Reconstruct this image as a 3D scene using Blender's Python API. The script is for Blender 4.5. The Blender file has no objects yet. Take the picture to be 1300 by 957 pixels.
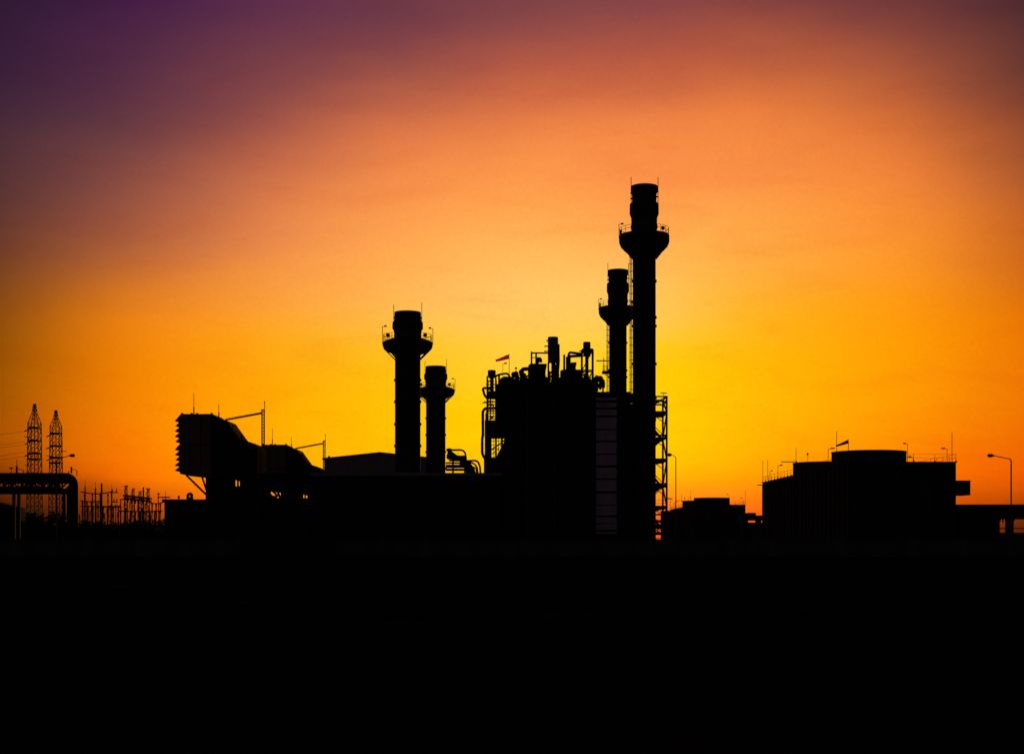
import bpy, bmesh, math, random
from mathutils import Vector, Matrix
R = math.radians
random.seed(7)
SC = bpy.context.scene
COL = SC.collection

# ------------------------------------------------------------------ camera geometry of the photograph
F, CX, HY, EYE = 1786.0, 650.0, 688.0, 1.65        # focal length in photo pixels, centre column, horizon row, eye height
def X(px, d): return (px - CX) / F * d
def Z(py, d): return EYE + (HY - py) / F * d
def P(px, py, d): return Vector((X(px, d), d, Z(py, d)))

# ------------------------------------------------------------------ materials (all procedural)
def mat(name, c, rough=0.7, var=0.25, scale=0.6, spec=0.06, metal=0.0, streak=False, bump=0.0):
    m = bpy.data.materials.new(name); m.use_nodes = True
    nt = m.node_tree; N = nt.nodes; L = nt.links
    b = N['Principled BSDF']
    b.inputs['Roughness'].default_value = rough
    b.inputs['Metallic'].default_value = metal
    b.inputs['Specular IOR Level'].default_value = spec
    tc = N.new('ShaderNodeTexCoord')
    mp = N.new('ShaderNodeMapping')
    if streak: mp.inputs['Scale'].default_value = (1.0, 1.0, 0.12)
    nz = N.new('ShaderNodeTexNoise'); nz.inputs['Scale'].default_value = scale; nz.inputs['Detail'].default_value = 8
    nz.inputs['Roughness'].default_value = 0.65
    L.new(tc.outputs['Object'], mp.inputs['Vector']); L.new(mp.outputs['Vector'], nz.inputs['Vector'])
    cr = N.new('ShaderNodeValToRGB')
    lo = [max(0, v * (1 - var)) for v in c]; hi = [v * (1 + var) for v in c]
    cr.color_ramp.elements[0].color = (*lo, 1); cr.color_ramp.elements[0].position = 0.3
    cr.color_ramp.elements[1].color = (*hi, 1); cr.color_ramp.elements[1].position = 0.7
    L.new(nz.outputs['Fac'], cr.inputs['Fac']); L.new(cr.outputs['Color'], b.inputs['Base Color'])
    if bump:
        n2 = N.new('ShaderNodeTexNoise'); n2.inputs['Scale'].default_value = scale * 9; n2.inputs['Detail'].default_value = 6
        L.new(tc.outputs['Object'], n2.inputs['Vector'])
        bp = N.new('ShaderNodeBump'); bp.inputs['Strength'].default_value = bump
        L.new(n2.outputs['Fac'], bp.inputs['Height']); L.new(bp.outputs['Normal'], b.inputs['Normal'])
    return m
M = dict(
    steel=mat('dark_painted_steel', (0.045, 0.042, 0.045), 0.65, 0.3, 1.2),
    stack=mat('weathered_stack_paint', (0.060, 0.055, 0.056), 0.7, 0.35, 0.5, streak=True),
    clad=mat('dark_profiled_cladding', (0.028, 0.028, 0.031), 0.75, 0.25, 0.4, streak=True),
    beige=mat('beige_filter_cladding', (0.20, 0.135, 0.09), 0.8, 0.3, 0.5, streak=True),
    hall=mat('grey_hall_cladding', (0.30, 0.28, 0.27), 0.75, 0.2, 0.3, streak=True),
    pale=mat('pale_corrugated_cladding', (0.62, 0.53, 0.53), 0.8, 0.4, 0.5, streak=True),
    galv=mat('galvanised_steel', (0.16, 0.15, 0.15), 0.6, 0.25, 2.0),
    conc=mat('stained_concrete', (0.10, 0.10, 0.097), 0.9, 0.45, 0.5, streak=True, bump=0.3),
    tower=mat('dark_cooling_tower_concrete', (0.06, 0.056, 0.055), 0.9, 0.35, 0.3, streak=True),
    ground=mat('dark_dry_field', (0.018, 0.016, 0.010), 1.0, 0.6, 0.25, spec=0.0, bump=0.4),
    leaf=mat('dark_foliage', (0.035, 0.045, 0.015), 0.8, 0.5, 1.0, spec=0.1),
    bark=mat('bark', (0.06, 0.045, 0.03), 0.9, 0.3, 4.0, spec=0.1),
    lens=mat('lamp_lens', (0.30, 0.28, 0.24), 0.4, 0.1, 2.0),
)
def cloth_mat(name, c, c2):
    m = bpy.data.materials.new(name); m.use_nodes = True
    nt = m.node_tree; N = nt.nodes; L = nt.links
    N.remove(N['Principled BSDF'])
    tc = N.new('ShaderNodeTexCoord')
    nz = N.new('ShaderNodeTexNoise'); nz.inputs['Scale'].default_value = 3.0
    L.new(tc.outputs['Object'], nz.inputs['Vector'])
    mx = N.new('ShaderNodeMix'); mx.data_type = 'RGBA'
    mx.inputs[6].default_value = (*c, 1); mx.inputs[7].default_value = (*c2, 1)
    L.new(nz.outputs['Fac'], mx.inputs[0])
    d = N.new('ShaderNodeBsdfDiffuse'); t = N.new('ShaderNodeBsdfTranslucent'); s = N.new('ShaderNodeMixShader')
    s.inputs[0].default_value = 0.95
    L.new(mx.outputs[2], d.inputs['Color']); L.new(mx.outputs[2], t.inputs['Color'])
    L.new(d.outputs[0], s.inputs[1]); L.new(t.outputs[0], s.inputs[2])
    tr = N.new('ShaderNodeBsdfTransparent'); L.new(mx.outputs[2], tr.inputs['Color'])
    s2 = N.new('ShaderNodeMixShader'); s2.inputs[0].default_value = .42
    L.new(s.outputs[0], s2.inputs[1]); L.new(tr.outputs[0], s2.inputs[2])
    L.new(s2.outputs[0], N['Material Output'].inputs['Surface'])
    return m
M['red'] = cloth_mat('red_windsock_cloth', (0.95, 0.16, 0.11), (0.90, 0.12, 0.09))
M['brown'] = cloth_mat('faded_windsock_cloth', (0.34, 0.08, 0.04), (0.28, 0.06, 0.03))

# ------------------------------------------------------------------ mesh builder
class MB:
    def __init__(s): s.v = []; s.f = []; s.pc = []
    def add(s, vs, fs):
        s.pc.append((list(vs), list(fs))); o = len(s.v); s.v += [Vector(p) for p in vs]; s.f += [tuple(i + o for i in f) for f in fs]; return s
    def box(s, x0, x1, y0, y1, z0, z1):
        vs = [(x, y, z) for z in (z0, z1) for y in (y0, y1) for x in (x0, x1)]
        return s.add(vs, [(0, 2, 3, 1), (4, 5, 7, 6), (0, 1, 5, 4), (2, 6, 7, 3), (0, 4, 6, 2), (1, 3, 7, 5)])
    def bar(s, p, q, w, h=None):
        p = Vector(p); q = Vector(q); h = h or w
        d = (q - p).normalized()
        up = Vector((0, 0, 1)) if abs(d.z) < 0.95 else Vector((0, 1, 0))
        a = d.cross(up).normalized(); b = a.cross(d).normalized()
        a *= w / 2; b *= h / 2
        vs = [p - a - b, p + a - b, p + a + b, p - a + b, q - a - b, q + a - b, q + a + b, q - a + b]
        return s.add(vs, [(0, 3, 2, 1), (4, 5, 6, 7), (0, 1, 5, 4), (1, 2, 6, 5), (2, 3, 7, 6), (3, 0, 4, 7)])
    def tube(s, pts, r, n=8, closed=False):
        pts = [Vector(p) for p in pts]; k = len(pts)
        rs = r if isinstance(r, (list, tuple)) else [r] * k
        vs = []; ref = None
        for i, p in enumerate(pts):
            if closed: d = (pts[(i + 1) % k] - pts[i - 1])
            elif i == 0: d = pts[1] - p
            elif i == k - 1: d = p - pts[i - 1]
            else: d = (pts[i + 1] - p).normalized() + (p - pts[i - 1]).normalized()
            d.normalize()
            if ref is None: ref = Vector((0, 0, 1)) if abs(d.z) < 0.9 else Vector((0, 1, 0))
            a = d.cross(ref)
            if a.length < 1e-4: a = d.cross(Vector((1, 0, 0)))
            a.normalize(); b = a.cross(d).normalized(); ref = b
            for j in range(n):
                t = 2 * math.pi * j / n
                vs.append(p + (a * math.cos(t) + b * math.sin(t)) * rs[i])
        fs = []
        m = k if closed else k - 1
        for i in range(m):
            for j in range(n):
                i2 = (i + 1) % k
                fs.append((i * n + j, i * n + (j + 1) % n, i2 * n + (j + 1) % n, i2 * n + j))
        if not closed: fs += [tuple(range(n)), tuple((k - 1) * n + j for j in range(n))]
        return s.add(vs, fs)
    def lathe(s, cx, cy, prof, n=64):
        vs = []; fs = []
        for r, z in prof:
            for j in range(n):
                t = 2 * math.pi * j / n
                vs.append((cx + r * math.cos(t), cy + r * math.sin(t), z))
        for i in range(len(prof) - 1):
            for j in range(n):
                fs.append((i * n + j, i * n + (j + 1) % n, (i + 1) * n + (j + 1) % n, (i + 1) * n + j))
        fs += [tuple(range(n)), tuple((len(prof) - 1) * n + j for j in range(n))]
        return s.add(vs, fs)
    def prism(s, poly, y0, y1):
        n = len(poly)
        vs = [(x, y0, z) for x, z in poly] + [(x, y1, z) for x, z in poly]
        fs = [tuple(range(n)), tuple(range(2 * n - 1, n - 1, -1))]
        fs += [(i, (i + 1) % n, n + (i + 1) % n, n + i) for i in range(n)]
        return s.add(vs, fs)
    def ring(s, cx, cy, z, r, t, n=40, a0=0, a1=360):
        full = a1 - a0 >= 360
        k = n if full else n + 1
        pts = [(cx + r * math.cos(R(a0 + (a1 - a0) * j / n)), cy + r * math.sin(R(a0 + (a1 - a0) * j / n)), z) for j in range(k)]
        return s.tube(pts, t, 6, closed=full)
    def build(s, name, m, parent=None, loc=None):
        base = Vector(loc) if loc is not None else (ROOTLOC.get(parent.name, Vector()) if parent else Vector())
        me = bpy.data.meshes.new(name)
        me.from_pydata([tuple(p - base) for p in s.v], [], s.f)
        bm = bmesh.new(); bm.from_mesh(me)
        bmesh.ops.recalc_face_normals(bm, faces=bm.faces); bm.to_mesh(me); bm.free()
        for p in me.polygons: p.use_smooth = True
        me.set_sharp_from_angle(angle=R(32))
        me.materials.append(M[m] if isinstance(m, str) else m)
        o = bpy.data.objects.new(name, me); COL.objects.link(o)
        if parent: o.parent = parent; ROOTLOC[o.name] = base
        else: o.location = base
        return o
    def build_each(s, name, m, parent=None):
        return [MB().add(v, f).build(name, m, parent) for v, f in s.pc]
ROOTLOC = {}
def tag(o, label, cat, group=None, kind=None):
    if label: o['label'] = label
    if cat: o['category'] = cat
    if group: o['group'] = group
    if kind: o['kind'] = kind
    return o
def thing(name, label, cat, loc, group=None):
    o = bpy.data.objects.new(name, None); COL.objects.link(o)
    o.empty_display_size = 0.5
    o.location = loc; ROOTLOC[o.name] = Vector(loc)
    return tag(o, label, cat, group, 'thing')
def copy_tree(o, parent=None):
    c = o.copy(); COL.objects.link(c)
    if parent: c.parent = parent
    for ch in list(o.children): copy_tree(ch, c)
    return c
def arc(c, r, a0, a1, n, u, v):
    c = Vector(c); u = Vector(u); v = Vector(v)
    return [c + u * r * math.cos(R(a0 + (a1 - a0) * i / n)) + v * r * math.sin(R(a0 + (a1 - a0) * i / n)) for i in range(n + 1)]
def bend(pts, rad, n=5):
    """round the corners of a polyline"""
    pts = [Vector(p) for p in pts]; out = [pts[0]]
    for i in range(1, len(pts) - 1):
        a, b, c = pts[i - 1], pts[i], pts[i + 1]
        u = (a - b); v = (c - b)
        r = min(rad, u.length * 0.49, v.length * 0.49)
        p0 = b + u.normalized() * r; p1 = b + v.normalized() * r
        for k in range(n + 1):
            t = k / n
            out.append((1 - t) ** 2 * p0 + 2 * t * (1 - t) * b + t * t * p1)
    out.append(pts[-1]); return out

# ------------------------------------------------------------------ ground
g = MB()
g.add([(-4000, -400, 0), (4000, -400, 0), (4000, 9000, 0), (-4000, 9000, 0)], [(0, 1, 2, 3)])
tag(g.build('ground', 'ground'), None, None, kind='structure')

# ------------------------------------------------------------------ concrete perimeter wall in two runs
def perimeter(name_label, px0, px1, d):
    x0, x1 = X(px0, d), X(px1, d)
    t = thing('perimeter_wall', name_label, 'wall', ((x0 + x1) / 2, d, 0), 'concrete perimeter walls')
    b = MB(); k = max(2, int((x1 - x0) / 4)); st = (x1 - x0) / k
    for i in range(k):
        b.box(x0 + i * st + 0.012, x0 + (i + 1) * st - 0.012, d, d + 0.16, 0, 1.98)
    b.build_each('wall_panel', 'conc', t)
    q = MB()
    for i in range(k + 1):
        q.box(x0 + i * st - 0.14, x0 + i * st + 0.14, d - 0.09, d + 0.25, 0, 2.02)
    q.build_each('post', 'conc', t)
    MB().box(x0 - 0.2, x1 + 0.2, d - 0.12, d + 0.28, 2.022, 2.12).build('coping', 'conc', t)
    return t
perimeter('pale concrete perimeter wall run below the switchyard and the louvred intake house', -330, 303, 163)
perimeter('long pale concrete perimeter wall run in front of the boiler house and cooling towers', 428, 1640, 163)

def leaf_cloud(b, cx, cy, z0, w, dpt, h, n, s):
    for _ in range(n):
        while True:
            u, v, q = random.uniform(-1, 1), random.uniform(-1, 1), random.uniform(0, 1)
            if u * u + v * v + (q * 1.25 - 0.45) ** 2 < random.uniform(0.45, 1.0): break
        p = Vector((cx + u * w, cy + v * dpt, z0 + q * h))
        a = Vector((random.gauss(0, 1), random.gauss(0, 1), random.gauss(0, 1))).normalized()
        c = a.orthogonal().normalized()
        k = s * random.uniform(0.6, 1.3)
        b.add([p - a * k, p + c * k * 0.4, p + a * k, p - c * k * 0.4], [(0, 1, 2, 3)])
for px, w, h, lab in ((328, 1.9, 2.5, 'dark shrub growing at the end of the wall below the intake duct'),
                      (362, 2.2, 2.8, 'dark broad shrub in the middle of the gap between the two wall runs'),
                      (402, 2.3, 2.4, 'dark low shrub at the end of the wall run before the boiler house')):
    d = 162.0; cx = X(px, d)
    t = thing('shrub', lab, 'shrub', (cx, d, 0), 'shrubs between the wall runs')
    b = MB(); leaf_cloud(b, cx, d, 0.1, w, 1.1, h, 900, 0.16); b.build('crown', 'leaf', t)
    s_ = MB()
    for k in range(6):
        e = Vector((cx + random.uniform(-1, 1), d + random.uniform(-.5, .5), h * 0.6))
        s_.tube([(cx + random.uniform(-.2, .2), d, 0), (cx + (e.x - cx) * .4, d, h * .3), e], [.05, .035, .015], 6)
    s_.build('trunk', 'bark', t)

# tree belt before the switchyard
b = MB()
for k in range(60):
    px = -90 + k * 5.2
    d = random.uniform(258, 276)
    top = (650 if px < 84 else 661) + random.uniform(-2.0, 3.0)
    h = Z(top, d)
    leaf_cloud(b, X(px, d), d, 0.0, 2.0, 2.4, h, 230, 0.5)
tag(b.build('wood', 'leaf', loc=(X(70, 267), 267, 0)), 'low dark belt of trees hiding the foot of the switchyard and pylons', 'wood', kind='stuff')

# ------------------------------------------------------------------ exhaust stacks
def rail_ring(b, cx, cy, z, r, hgt=1.1, posts=20):
    for k, zz in enumerate((z + hgt, z + hgt * 0.55)):
        b.ring(cx, cy, zz, r, 0.035)
    for j in range(posts):
        a = 2 * math.pi * j / posts
        b.bar((cx + r * math.cos(a), cy + r * math.sin(a), z), (cx + r * math.cos(a), cy + r * math.sin(a), z + hgt), 0.06)
def lamp_arm(b, x, y, z0, z1, dx, w=0.09):
    b.bar((x, y, z0), (x, y, z1), w)
    b.bar((x - 0.05 * (1 if dx > 0 else -1), y, z1), (x + dx, y, z1 + 0.03), 0.07)
    b.box(min(x + dx * .45, x + dx * 1.15), max(x + dx * .45, x + dx * 1.15), y - 0.14, y + 0.14, z1 + 0.03, z1 + 0.21)

def main_stack(label):
    d = 230.0; cx = X(817.8, d)
    t = thing('main_stack', label, 'chimney', (cx, d, 0), 'tall exhaust stacks')
    z = lambda py: Z(py, d)
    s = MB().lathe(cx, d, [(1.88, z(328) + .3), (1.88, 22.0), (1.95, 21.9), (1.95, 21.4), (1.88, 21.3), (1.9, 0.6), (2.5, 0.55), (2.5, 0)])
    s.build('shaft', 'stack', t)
    h = MB().lathe(cx, d, [(1.7, z(237) - .5), (2.0, z(237) - .1), (2.20, z(237)), (2.20, z(243)), (2.02, z(247)), (1.98, z(257)), (2.36, z(259.5)), (2.38, z(272)), (2.12, z(277)), (2.10, z(285)), (2.2, z(287)), (2.2, z(290)), (2.1, z(291)), (2.06, z(298))])
    h.build('head', 'stack', t)
    p = MB().lathe(cx, d, [(4.05, z(299)), (4.1, z(300)), (4.1, z(308)), (3.8, z(313.5)), (3.25, z(318)), (2.6, z(322.5)), (1.95, z(328))])
    pl = p.build('platform', 'steel', t)
    r = MB(); rail_ring(r, cx, d, z(299), 4.0); r.build('railing', 'galv', pl)
    br = MB()
    for j in range(10):
        a = R(j * 36)
        br.bar((cx + 4.0 * math.cos(a), d + 4.0 * math.sin(a), z(309)), (cx + 1.95 * math.cos(a), d + 1.95 * math.sin(a), z(329)), 0.16)
    br.build_each('bracket', 'steel', pl)
    b = MB()
    for zz in (z(357), z(403), z(414), z(462), z(505), z(560)):
        b = MB().lathe(cx, d, [(1.86, zz + .16), (1.93, zz + .12), (1.93, zz - .12), (1.86, zz - .16)])
        for a in (0, 90, 180, 270):
            b.box(cx + 1.93 * math.cos(R(a)) - .12, cx + 1.93 * math.cos(R(a)) + .12, d + 1.93 * math.sin(R(a)) - .12, d + 1.93 * math.sin(R(a)) + .12, zz - .22, zz + .22)
        b.build('stiffener_ring', 'stack', t)
    for px in (801.2, 835.4):
        MB().bar((X(px, d), d, z(262)), (X(px, d), d, z(225)), 0.10).build('lightning_rod', 'galv', t)
    cl = MB()
    for px, pys in ((802.0, (245.5, 252.5)), (834.2, (244, 250))):
        for py in pys:
            cl.box(X(px, d) - .22, X(px, d) + .22, d - .15, d + .15, z(py) - .10, z(py) + .10)
    cl.build_each('rod_clip', 'steel', t)
    lb = MB(); lamp_arm(lb, X(785.8, d), d, z(303), z(285), 0.65); lb.build('platform_lamp', 'galv', t)
    j = MB(); j.box(X(786.6, d), X(789.5, d), d - .2, d + .2, z(298.5), z(292)); j.build('junction_box', 'steel', t)
    j = MB(); j.box(X(839.5, d), X(843.6, d), d - .2, d + .2, z(291.5), z(287.5)); j.bar((X(841.5, d), d, z(299)), (X(841.5, d), d, z(289)), .1)
    j.build('junction_box', 'steel', t)
    # ladder with safety cage up the shaft
    l = MB(); lx, ly = cx - 2.0, d - 0.9
    for o_ in (-0.22, 0.22): l.bar((lx - 0.15, ly + o_, 0), (lx - 0.15, ly + o_, z(299) + 1.1), 0.07)
    zz = 2.5
    while zz < z(326): 
        l.ring(lx - 0.15, ly, zz, 0.36, 0.03, 12); zz += 1.2
    zz = 0.4
    while zz < z(300): l.bar((lx - .15, ly - .22, zz), (lx - .15, ly + .22, zz), 0.035); zz += 0.45
    for a in (120, 180, 240): l.bar((lx - .15 + .36 * math.cos(R(a)), ly + .36 * math.sin(R(a)), 2.5), (lx - .15 + .36 * math.cos(R(a)), ly + .36 * math.sin(R(a)), z(327)), .05)
    l.build('caged_ladder', 'galv', t)
    return t
DD = 230 / 0.764 - 230
m1 = main_stack('tallest black exhaust stack with ring platform, standing next to the open stair tower')
m2 = copy_tree(m1)
m2.location = (X(784.4, 230 + DD), 230 + DD, 0)
m2['label'] = 'tall black exhaust stack partly hidden behind the tallest one, rising over the boiler house roof'
# sampling gallery and davit fixed to the second tall stack only
D2 = 230 + DD
q = MB()
xs = X(773.5, D2); zs = Z(472, D2)
q.box(X(764.5, D2), xs, D2 - 1.2, D2 + 1.2, zs - .35, zs + .1)
q.bar((X(757, D2), D2, Z(458, D2)), (X(774, D2), D2, Z(458, D2)), .22)
q.bar((X(766.5, D2), D2, zs), (X(766.5, D2), D2, Z(454, D2)), .14)
for k in range(4): q.bar((X(765 + 2 * k, D2), D2 - 1.1, zs), (X(765 + 2 * k, D2), D2 - 1.1, zs + 1.2), .07)
q.bar((X(765, D2), D2 - 1.1, zs + 1.2), (X(773, D2), D2 - 1.1, zs + 1.2), .07)
q.bar((X(767, D2), D2, zs - .3), (X(772, D2), D2, Z(479, D2)), .12)
ROOTLOC[m2.name] = Vector(m2.location)
gal = q.build('sampling_gallery', 'steel', m2)

def bypass_stack(label):
    d = 230.0; cx = X(517.6, d)
    t = thing('bypass_stack', label, 'chimney', (cx, d, 0), 'wide bypass stacks')
    z = lambda py: Z(py, d)
    MB().lathe(cx, d, [(2.08, z(449) + .3), (2.08, 14), (2.1, 0.5), (2.8, 0.4), (2.8, 0)]).build('shaft', 'stack', t)
    MB().lathe(cx, d, [(1.6, z(397) - .6), (2.0, z(397) - .05), (2.15, z(397) + .05), (2.18, z(398.5)), (2.18, z(402.5)), (2.30, z(403)), (2.30, z(404.5)), (2.14, z(405.2)), (2.30, z(408)), (2.5, z(410)), (2.5, z(417.5)), (2.3, z(419.5)), (2.22, z(424)), (2.26, z(432))]).build('head', 'stack', t)
    p = MB().lathe(cx, d, [(2.7, z(430.5)), (3.6, z(433)), (4.06, z(434.8)), (4.06, z(440.5)), (3.75, z(444)), (3.2, z(447)), (2.4, z(449.3)), (2.0, z(449.6))])
    pl = p.build('platform', 'steel', t)
    r = MB(); rail_ring(r, cx, d, z(434.5), 3.95, 1.15); r.build('railing', 'galv', pl)
    br = MB()
    for j in range(10):
        a = R(j * 36)
        br.bar((cx + 3.9 * math.cos(a), d + 3.9 * math.sin(a), z(442.5)), (cx + 2.02 * math.cos(a), d + 2.02 * math.sin(a), z(457)), 0.17)
    br.build_each('bracket', 'steel', pl)
    b = MB()
    for py in (482.5, 510, 538.5, 566):
        zz = z(py)
        b = MB().lathe(cx, d, [(2.06, zz + .14), (2.13, zz + .1), (2.13, zz - .1), (2.06, zz - .14)])
        for a in (0, 60, 120, 180, 240, 300):
            b.box(cx + 2.11 * math.cos(R(a)) - .12, cx + 2.11 * math.cos(R(a)) + .12, d + 2.11 * math.sin(R(a)) - .12, d + 2.11 * math.sin(R(a)) + .12, zz - .22, zz + .22)
        b.build('stiffener_ring', 'stack', t)
    for px, top in ((499.8, 387), (535.5, 384.5)):
        MB().bar((X(px, d), d, z(412)), (X(px, d), d, z(top)), 0.09).build('lightning_rod', 'galv', t)
    for px, py, dx in ((485.6, 414.8, 0.6), (549.6, 417.3, -0.62)):
        lb = MB(); lamp_arm(lb, X(px, d), d, z(438), z(py), dx); lb.build('platform_lamp', 'galv', t)
    for px in (494.6, 541.2):
        j = MB(); j.box(X(px - 2.3, d), X(px + 2.3, d), d - 3.3, d - 2.9, z(431), z(427)); j.bar((X(px, d), d - 3.1, z(434.5)), (X(px, d), d - 3.1, z(430)), .1)
        j.build('junction_box', 'steel', t)
    return t
b1 = bypass_stack('larger wide bypass stack with ring platform, standing nearest the gabled hall')
b2 = copy_tree(b1)
b2.location = (X(553.2, 230 + DD), 230 + DD, 0)
b2['label'] = 'smaller wide bypass stack with ring platform, standing beside the arched pipework'

# ------------------------------------------------------------------ air intake houses
def intake(label):
    dn, df = 226.0, 234.0
    n = lambda px, py: (X(px, dn), Z(py, dn)); f = lambda px, py: (X(px, df), Z(py, df))
    t = thing('intake_house', label, 'air intake', (X(250, 230), 230, 0), 'air intake houses')
    zb = 12.6
    house = [n(228.4, 526.3), n(269.3, 526.6), (X(269.3, dn), 12.0), (X(228.4, dn), zb)]
    MB().prism(house, dn, df).build('filter_house', 'beige', t)
    sm = MB()
    for px in (241, 255, 268.6):
        sm.box(X(px, dn) - .08, X(px, dn) + .08, dn - .12, dn - .003, 12.3, Z(526.6, dn) - .05)
    sm.box(X(228.4, dn), X(269.3, dn), dn - .10, dn - .003, 17.2, 17.4)
    sm.build_each('cover_strip', 'steel', t)
    cap = MB()
    cap.box(X(229.5, dn), X(270, dn), dn - .2, df + .2, Z(526.6, dn) + .003, Z(526.6, dn) + .14)
    for px in (231, 243, 250, 268.5): cap.box(X(px, dn) - .14, X(px, dn) + .14, dn - .1, dn + .5, Z(526.6, dn) + .14, Z(526.6, dn) + .32)
    cap.build('roof', 'steel', t)
    # weather hoods stepping down the inlet face
    tips = (534.6, 541, 547.6, 554.4, 561, 571, 577.6, 584.2, 591, 597.6)
    for k, tp in enumerate(tips):
        za, zc = Z(tp - (8.0 if k in (0, 5) else 6.0), dn), Z(tp, dn)
        xl, xr = X(222.0 + (.8 if k % 3 == 1 else 0), dn), X(228.4, dn)
        MB().prism([(xr, za), (xl, zc + .10), (xl, zc), (xr - .3, zc + .22), (xr, zc + .22)], dn + .05, df - .05).build('weather_hood', 'steel', t)
    duct = [(X(269.3, dn), Z(526.8, dn)), n(282, 531.5), f(299.7, 538.7), f(304, 545), f(315.8, 561.2), f(333, 566.7),
            f(338, 571), (X(338, df), 10.0), (X(338, df), 4.0), (X(316, df), 4.0), (X(316, df), 11.4), f(300, 609), (X(269.3, dn), 12.0)]
    MB().prism(duct, dn + .06, df - .06).build('transition_duct', 'clad', t)
    ribs = MB()
    for px, y0, y1 in ((287, 535.5, 607), (296, 539.5, 607), (307, 553, 608), (320, 566.5, 612), (331, 570, 640)):
        ribs.box(X(px, dn) - .1, X(px, dn) + .1, dn - .1, dn + .057, Z(y1, dn), Z(y0, dn))
    ribs.build_each('duct_rib', 'steel', t)
    pl = MB(); pl.box(X(261, 228), X(292, 228), 228, 232, 0, 12.05); pl.build('support_plenum', 'clad', t)
    sa = MB(); sa.box(X(306, 228), X(338, 228), 227.5, 232.5, 0, 11.4); sa.build('duct_support', 'steel', t)
    low = MB(); low.box(X(292, 228) + .003, X(306, 228) - .003, 228, 232, 0, Z(617, 228)); low.build('skid', 'steel', t)
    hb = MB(); hb.bar(P(297.5, 609, 230), P(297.5, 617.5, 230), .35); hb.bar(P(302, 609, 230), P(302, 617.5, 230), .28); hb.tube([P(292, 614.5, 230), P(297, 614.5, 230)], .18)
    hb.build_each('strut', 'steel', t)
    for y in (230.0,):
        MB().bar((X(236.5, y), y, 12.6), (X(261.5, y), y, Z(627.5, y)), .30).build('brace', 'steel', t)
        MB().bar((X(256.3, y), y, 12.4), (X(262, y), y, Z(622, y)), .26).build('brace', 'steel', t)
    for px, top in ((245, 498.5), (276.8, 512.5)):
        lr = MB(); lr.bar((X(px, dn), dn + .6, Z(530, dn)), (X(px, dn), dn + .6, Z((top + 528) / 2 + 3, dn)), .17); lr.bar((X(px, dn), dn + .6, Z((top + 528) / 2 + 3, dn)), (X(px, dn), dn + .6, Z(top, dn)), .08)
        lr.build('lightning_rod', 'galv', t)
    # filter hoist: twin post mast with a raking boom
    h = MB(); d = 231.0
    for px in (332.6, 335.4): h.bar((X(px, d), d, Z(569, d)), (X(px, d), d, Z(520.3, d)), .20)
    py = 523
    while py < 567: h.bar((X(332.6, d), d, Z(py, d)), (X(335.4, d), d, Z(py, d)), .10); py += 4
    h.bar((X(332, d), d, Z(520.3, d)), (X(336, d), d, Z(520.3, d)), .2)
    h.bar((X(336, d), d, Z(520, d)), (X(336, d), d, Z(510, d)), .10)
    h.box(X(335.4, d), X(336.6, d), d - .1, d + .1, Z(511, d), Z(509.4, d))
    h.build('hoist_mast', 'galv', t)
    a = MB()
    a.bar(P(286, 533.4, d), P(333, 524.6, d), .20); a.bar(P(286, 531.8, d), P(333, 523.3, d), .10)
    for k in range(12): a.bar(P(286 + k * 3.9, 533.4 - k * .735, d), P(288 + k * 3.9, 531.5 - k * .71, d), .06)
    a.build('hoist_boom', 'galv', t)
    return t
i1 = intake('larger louvred air intake house on struts, standing over the low flat hut')
i2 = copy_tree(i1)
sh = DD + 0.0
i2.location = (i1.location.x + 0.55, 230 + sh, 0)
i2['label'] = 'smaller louvred air intake house half hidden behind the larger intake duct'

# ------------------------------------------------------------------ low buildings and rack in front of the turbines
def hut():
    d = 211.0; t = thing('switch_hut', 'low flat roofed dark hut with roof vents below the intake house', 'hut', (X(250, d), d + 4, 0))
    x0, x1 = X(205.5, d), X(318, d); zr = Z(633.5, d)
    MB().box(x0 + .3, x1 - .3, d + .3, d + 8, 0, zr - .5).build('wall', 'clad', t)
    MB().box(x0, x1, d, d + 8.3, zr - .497, zr).build('roof', 'steel', t)
    v = MB(); v.tube(bend([P(238.5, 634, d + 2), P(238.5, 627.0, d + 2), P(243.4, 626.6, d + 2), P(243.4, 631, d + 2)], .35), .22); v.box(X(236.5, d), X(240.5, d), d + 1.5, d + 2.6, zr, zr + .35)
    v.build('gooseneck_vent', 'steel', t)
    v = MB(); v.lathe(X(223, d), d + 2, [(.1, Z(628.6, d)), (.2, Z(629.4, d)), (.2, Z(630.3, d)), (.12, Z(630.6, d)), (.12, zr)], 12); v.build('roof_vent', 'steel', t)
    return t
hut()
def gt_building():
    d = 217.0; t = thing('turbine_enclosure', 'long flat roofed dark enclosure running in front of the two wide stacks', 'building', (X(500, d), d + 4, 0))
    x0, x1 = X(396, d), X(640, d) - .3; zr = Z(600, d)
    MB().box(x0, x1, d + .2, d + 9, 0, zr - .45).build('wall', 'clad', t)
    MB().box(x0 - .3, x1, d, d + 9.2, zr - .447, zr).build('roof', 'hall', t)
    b = MB()
    for k in range(14):
        xx = x0 + .6 + k * (x1 - x0 - 1.2) / 13
        b.box(xx - .12, xx + .12, d + .05, d + .197, 0, zr - .5)
    b.build_each('pilaster', 'steel', t)
    for k, (a0, a1) in enumerate(((420, 452), (470, 502), (520, 552))):
        g_ = MB()
        for i in range(9): g_.box(X(a0, d), X(a1, d), d + .06, d + .19, Z(640, d) + i * .33, Z(640, d) + i * .33 + .2)
        g_.build('louvre', 'steel', t)
    return t
gt_building()
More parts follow.
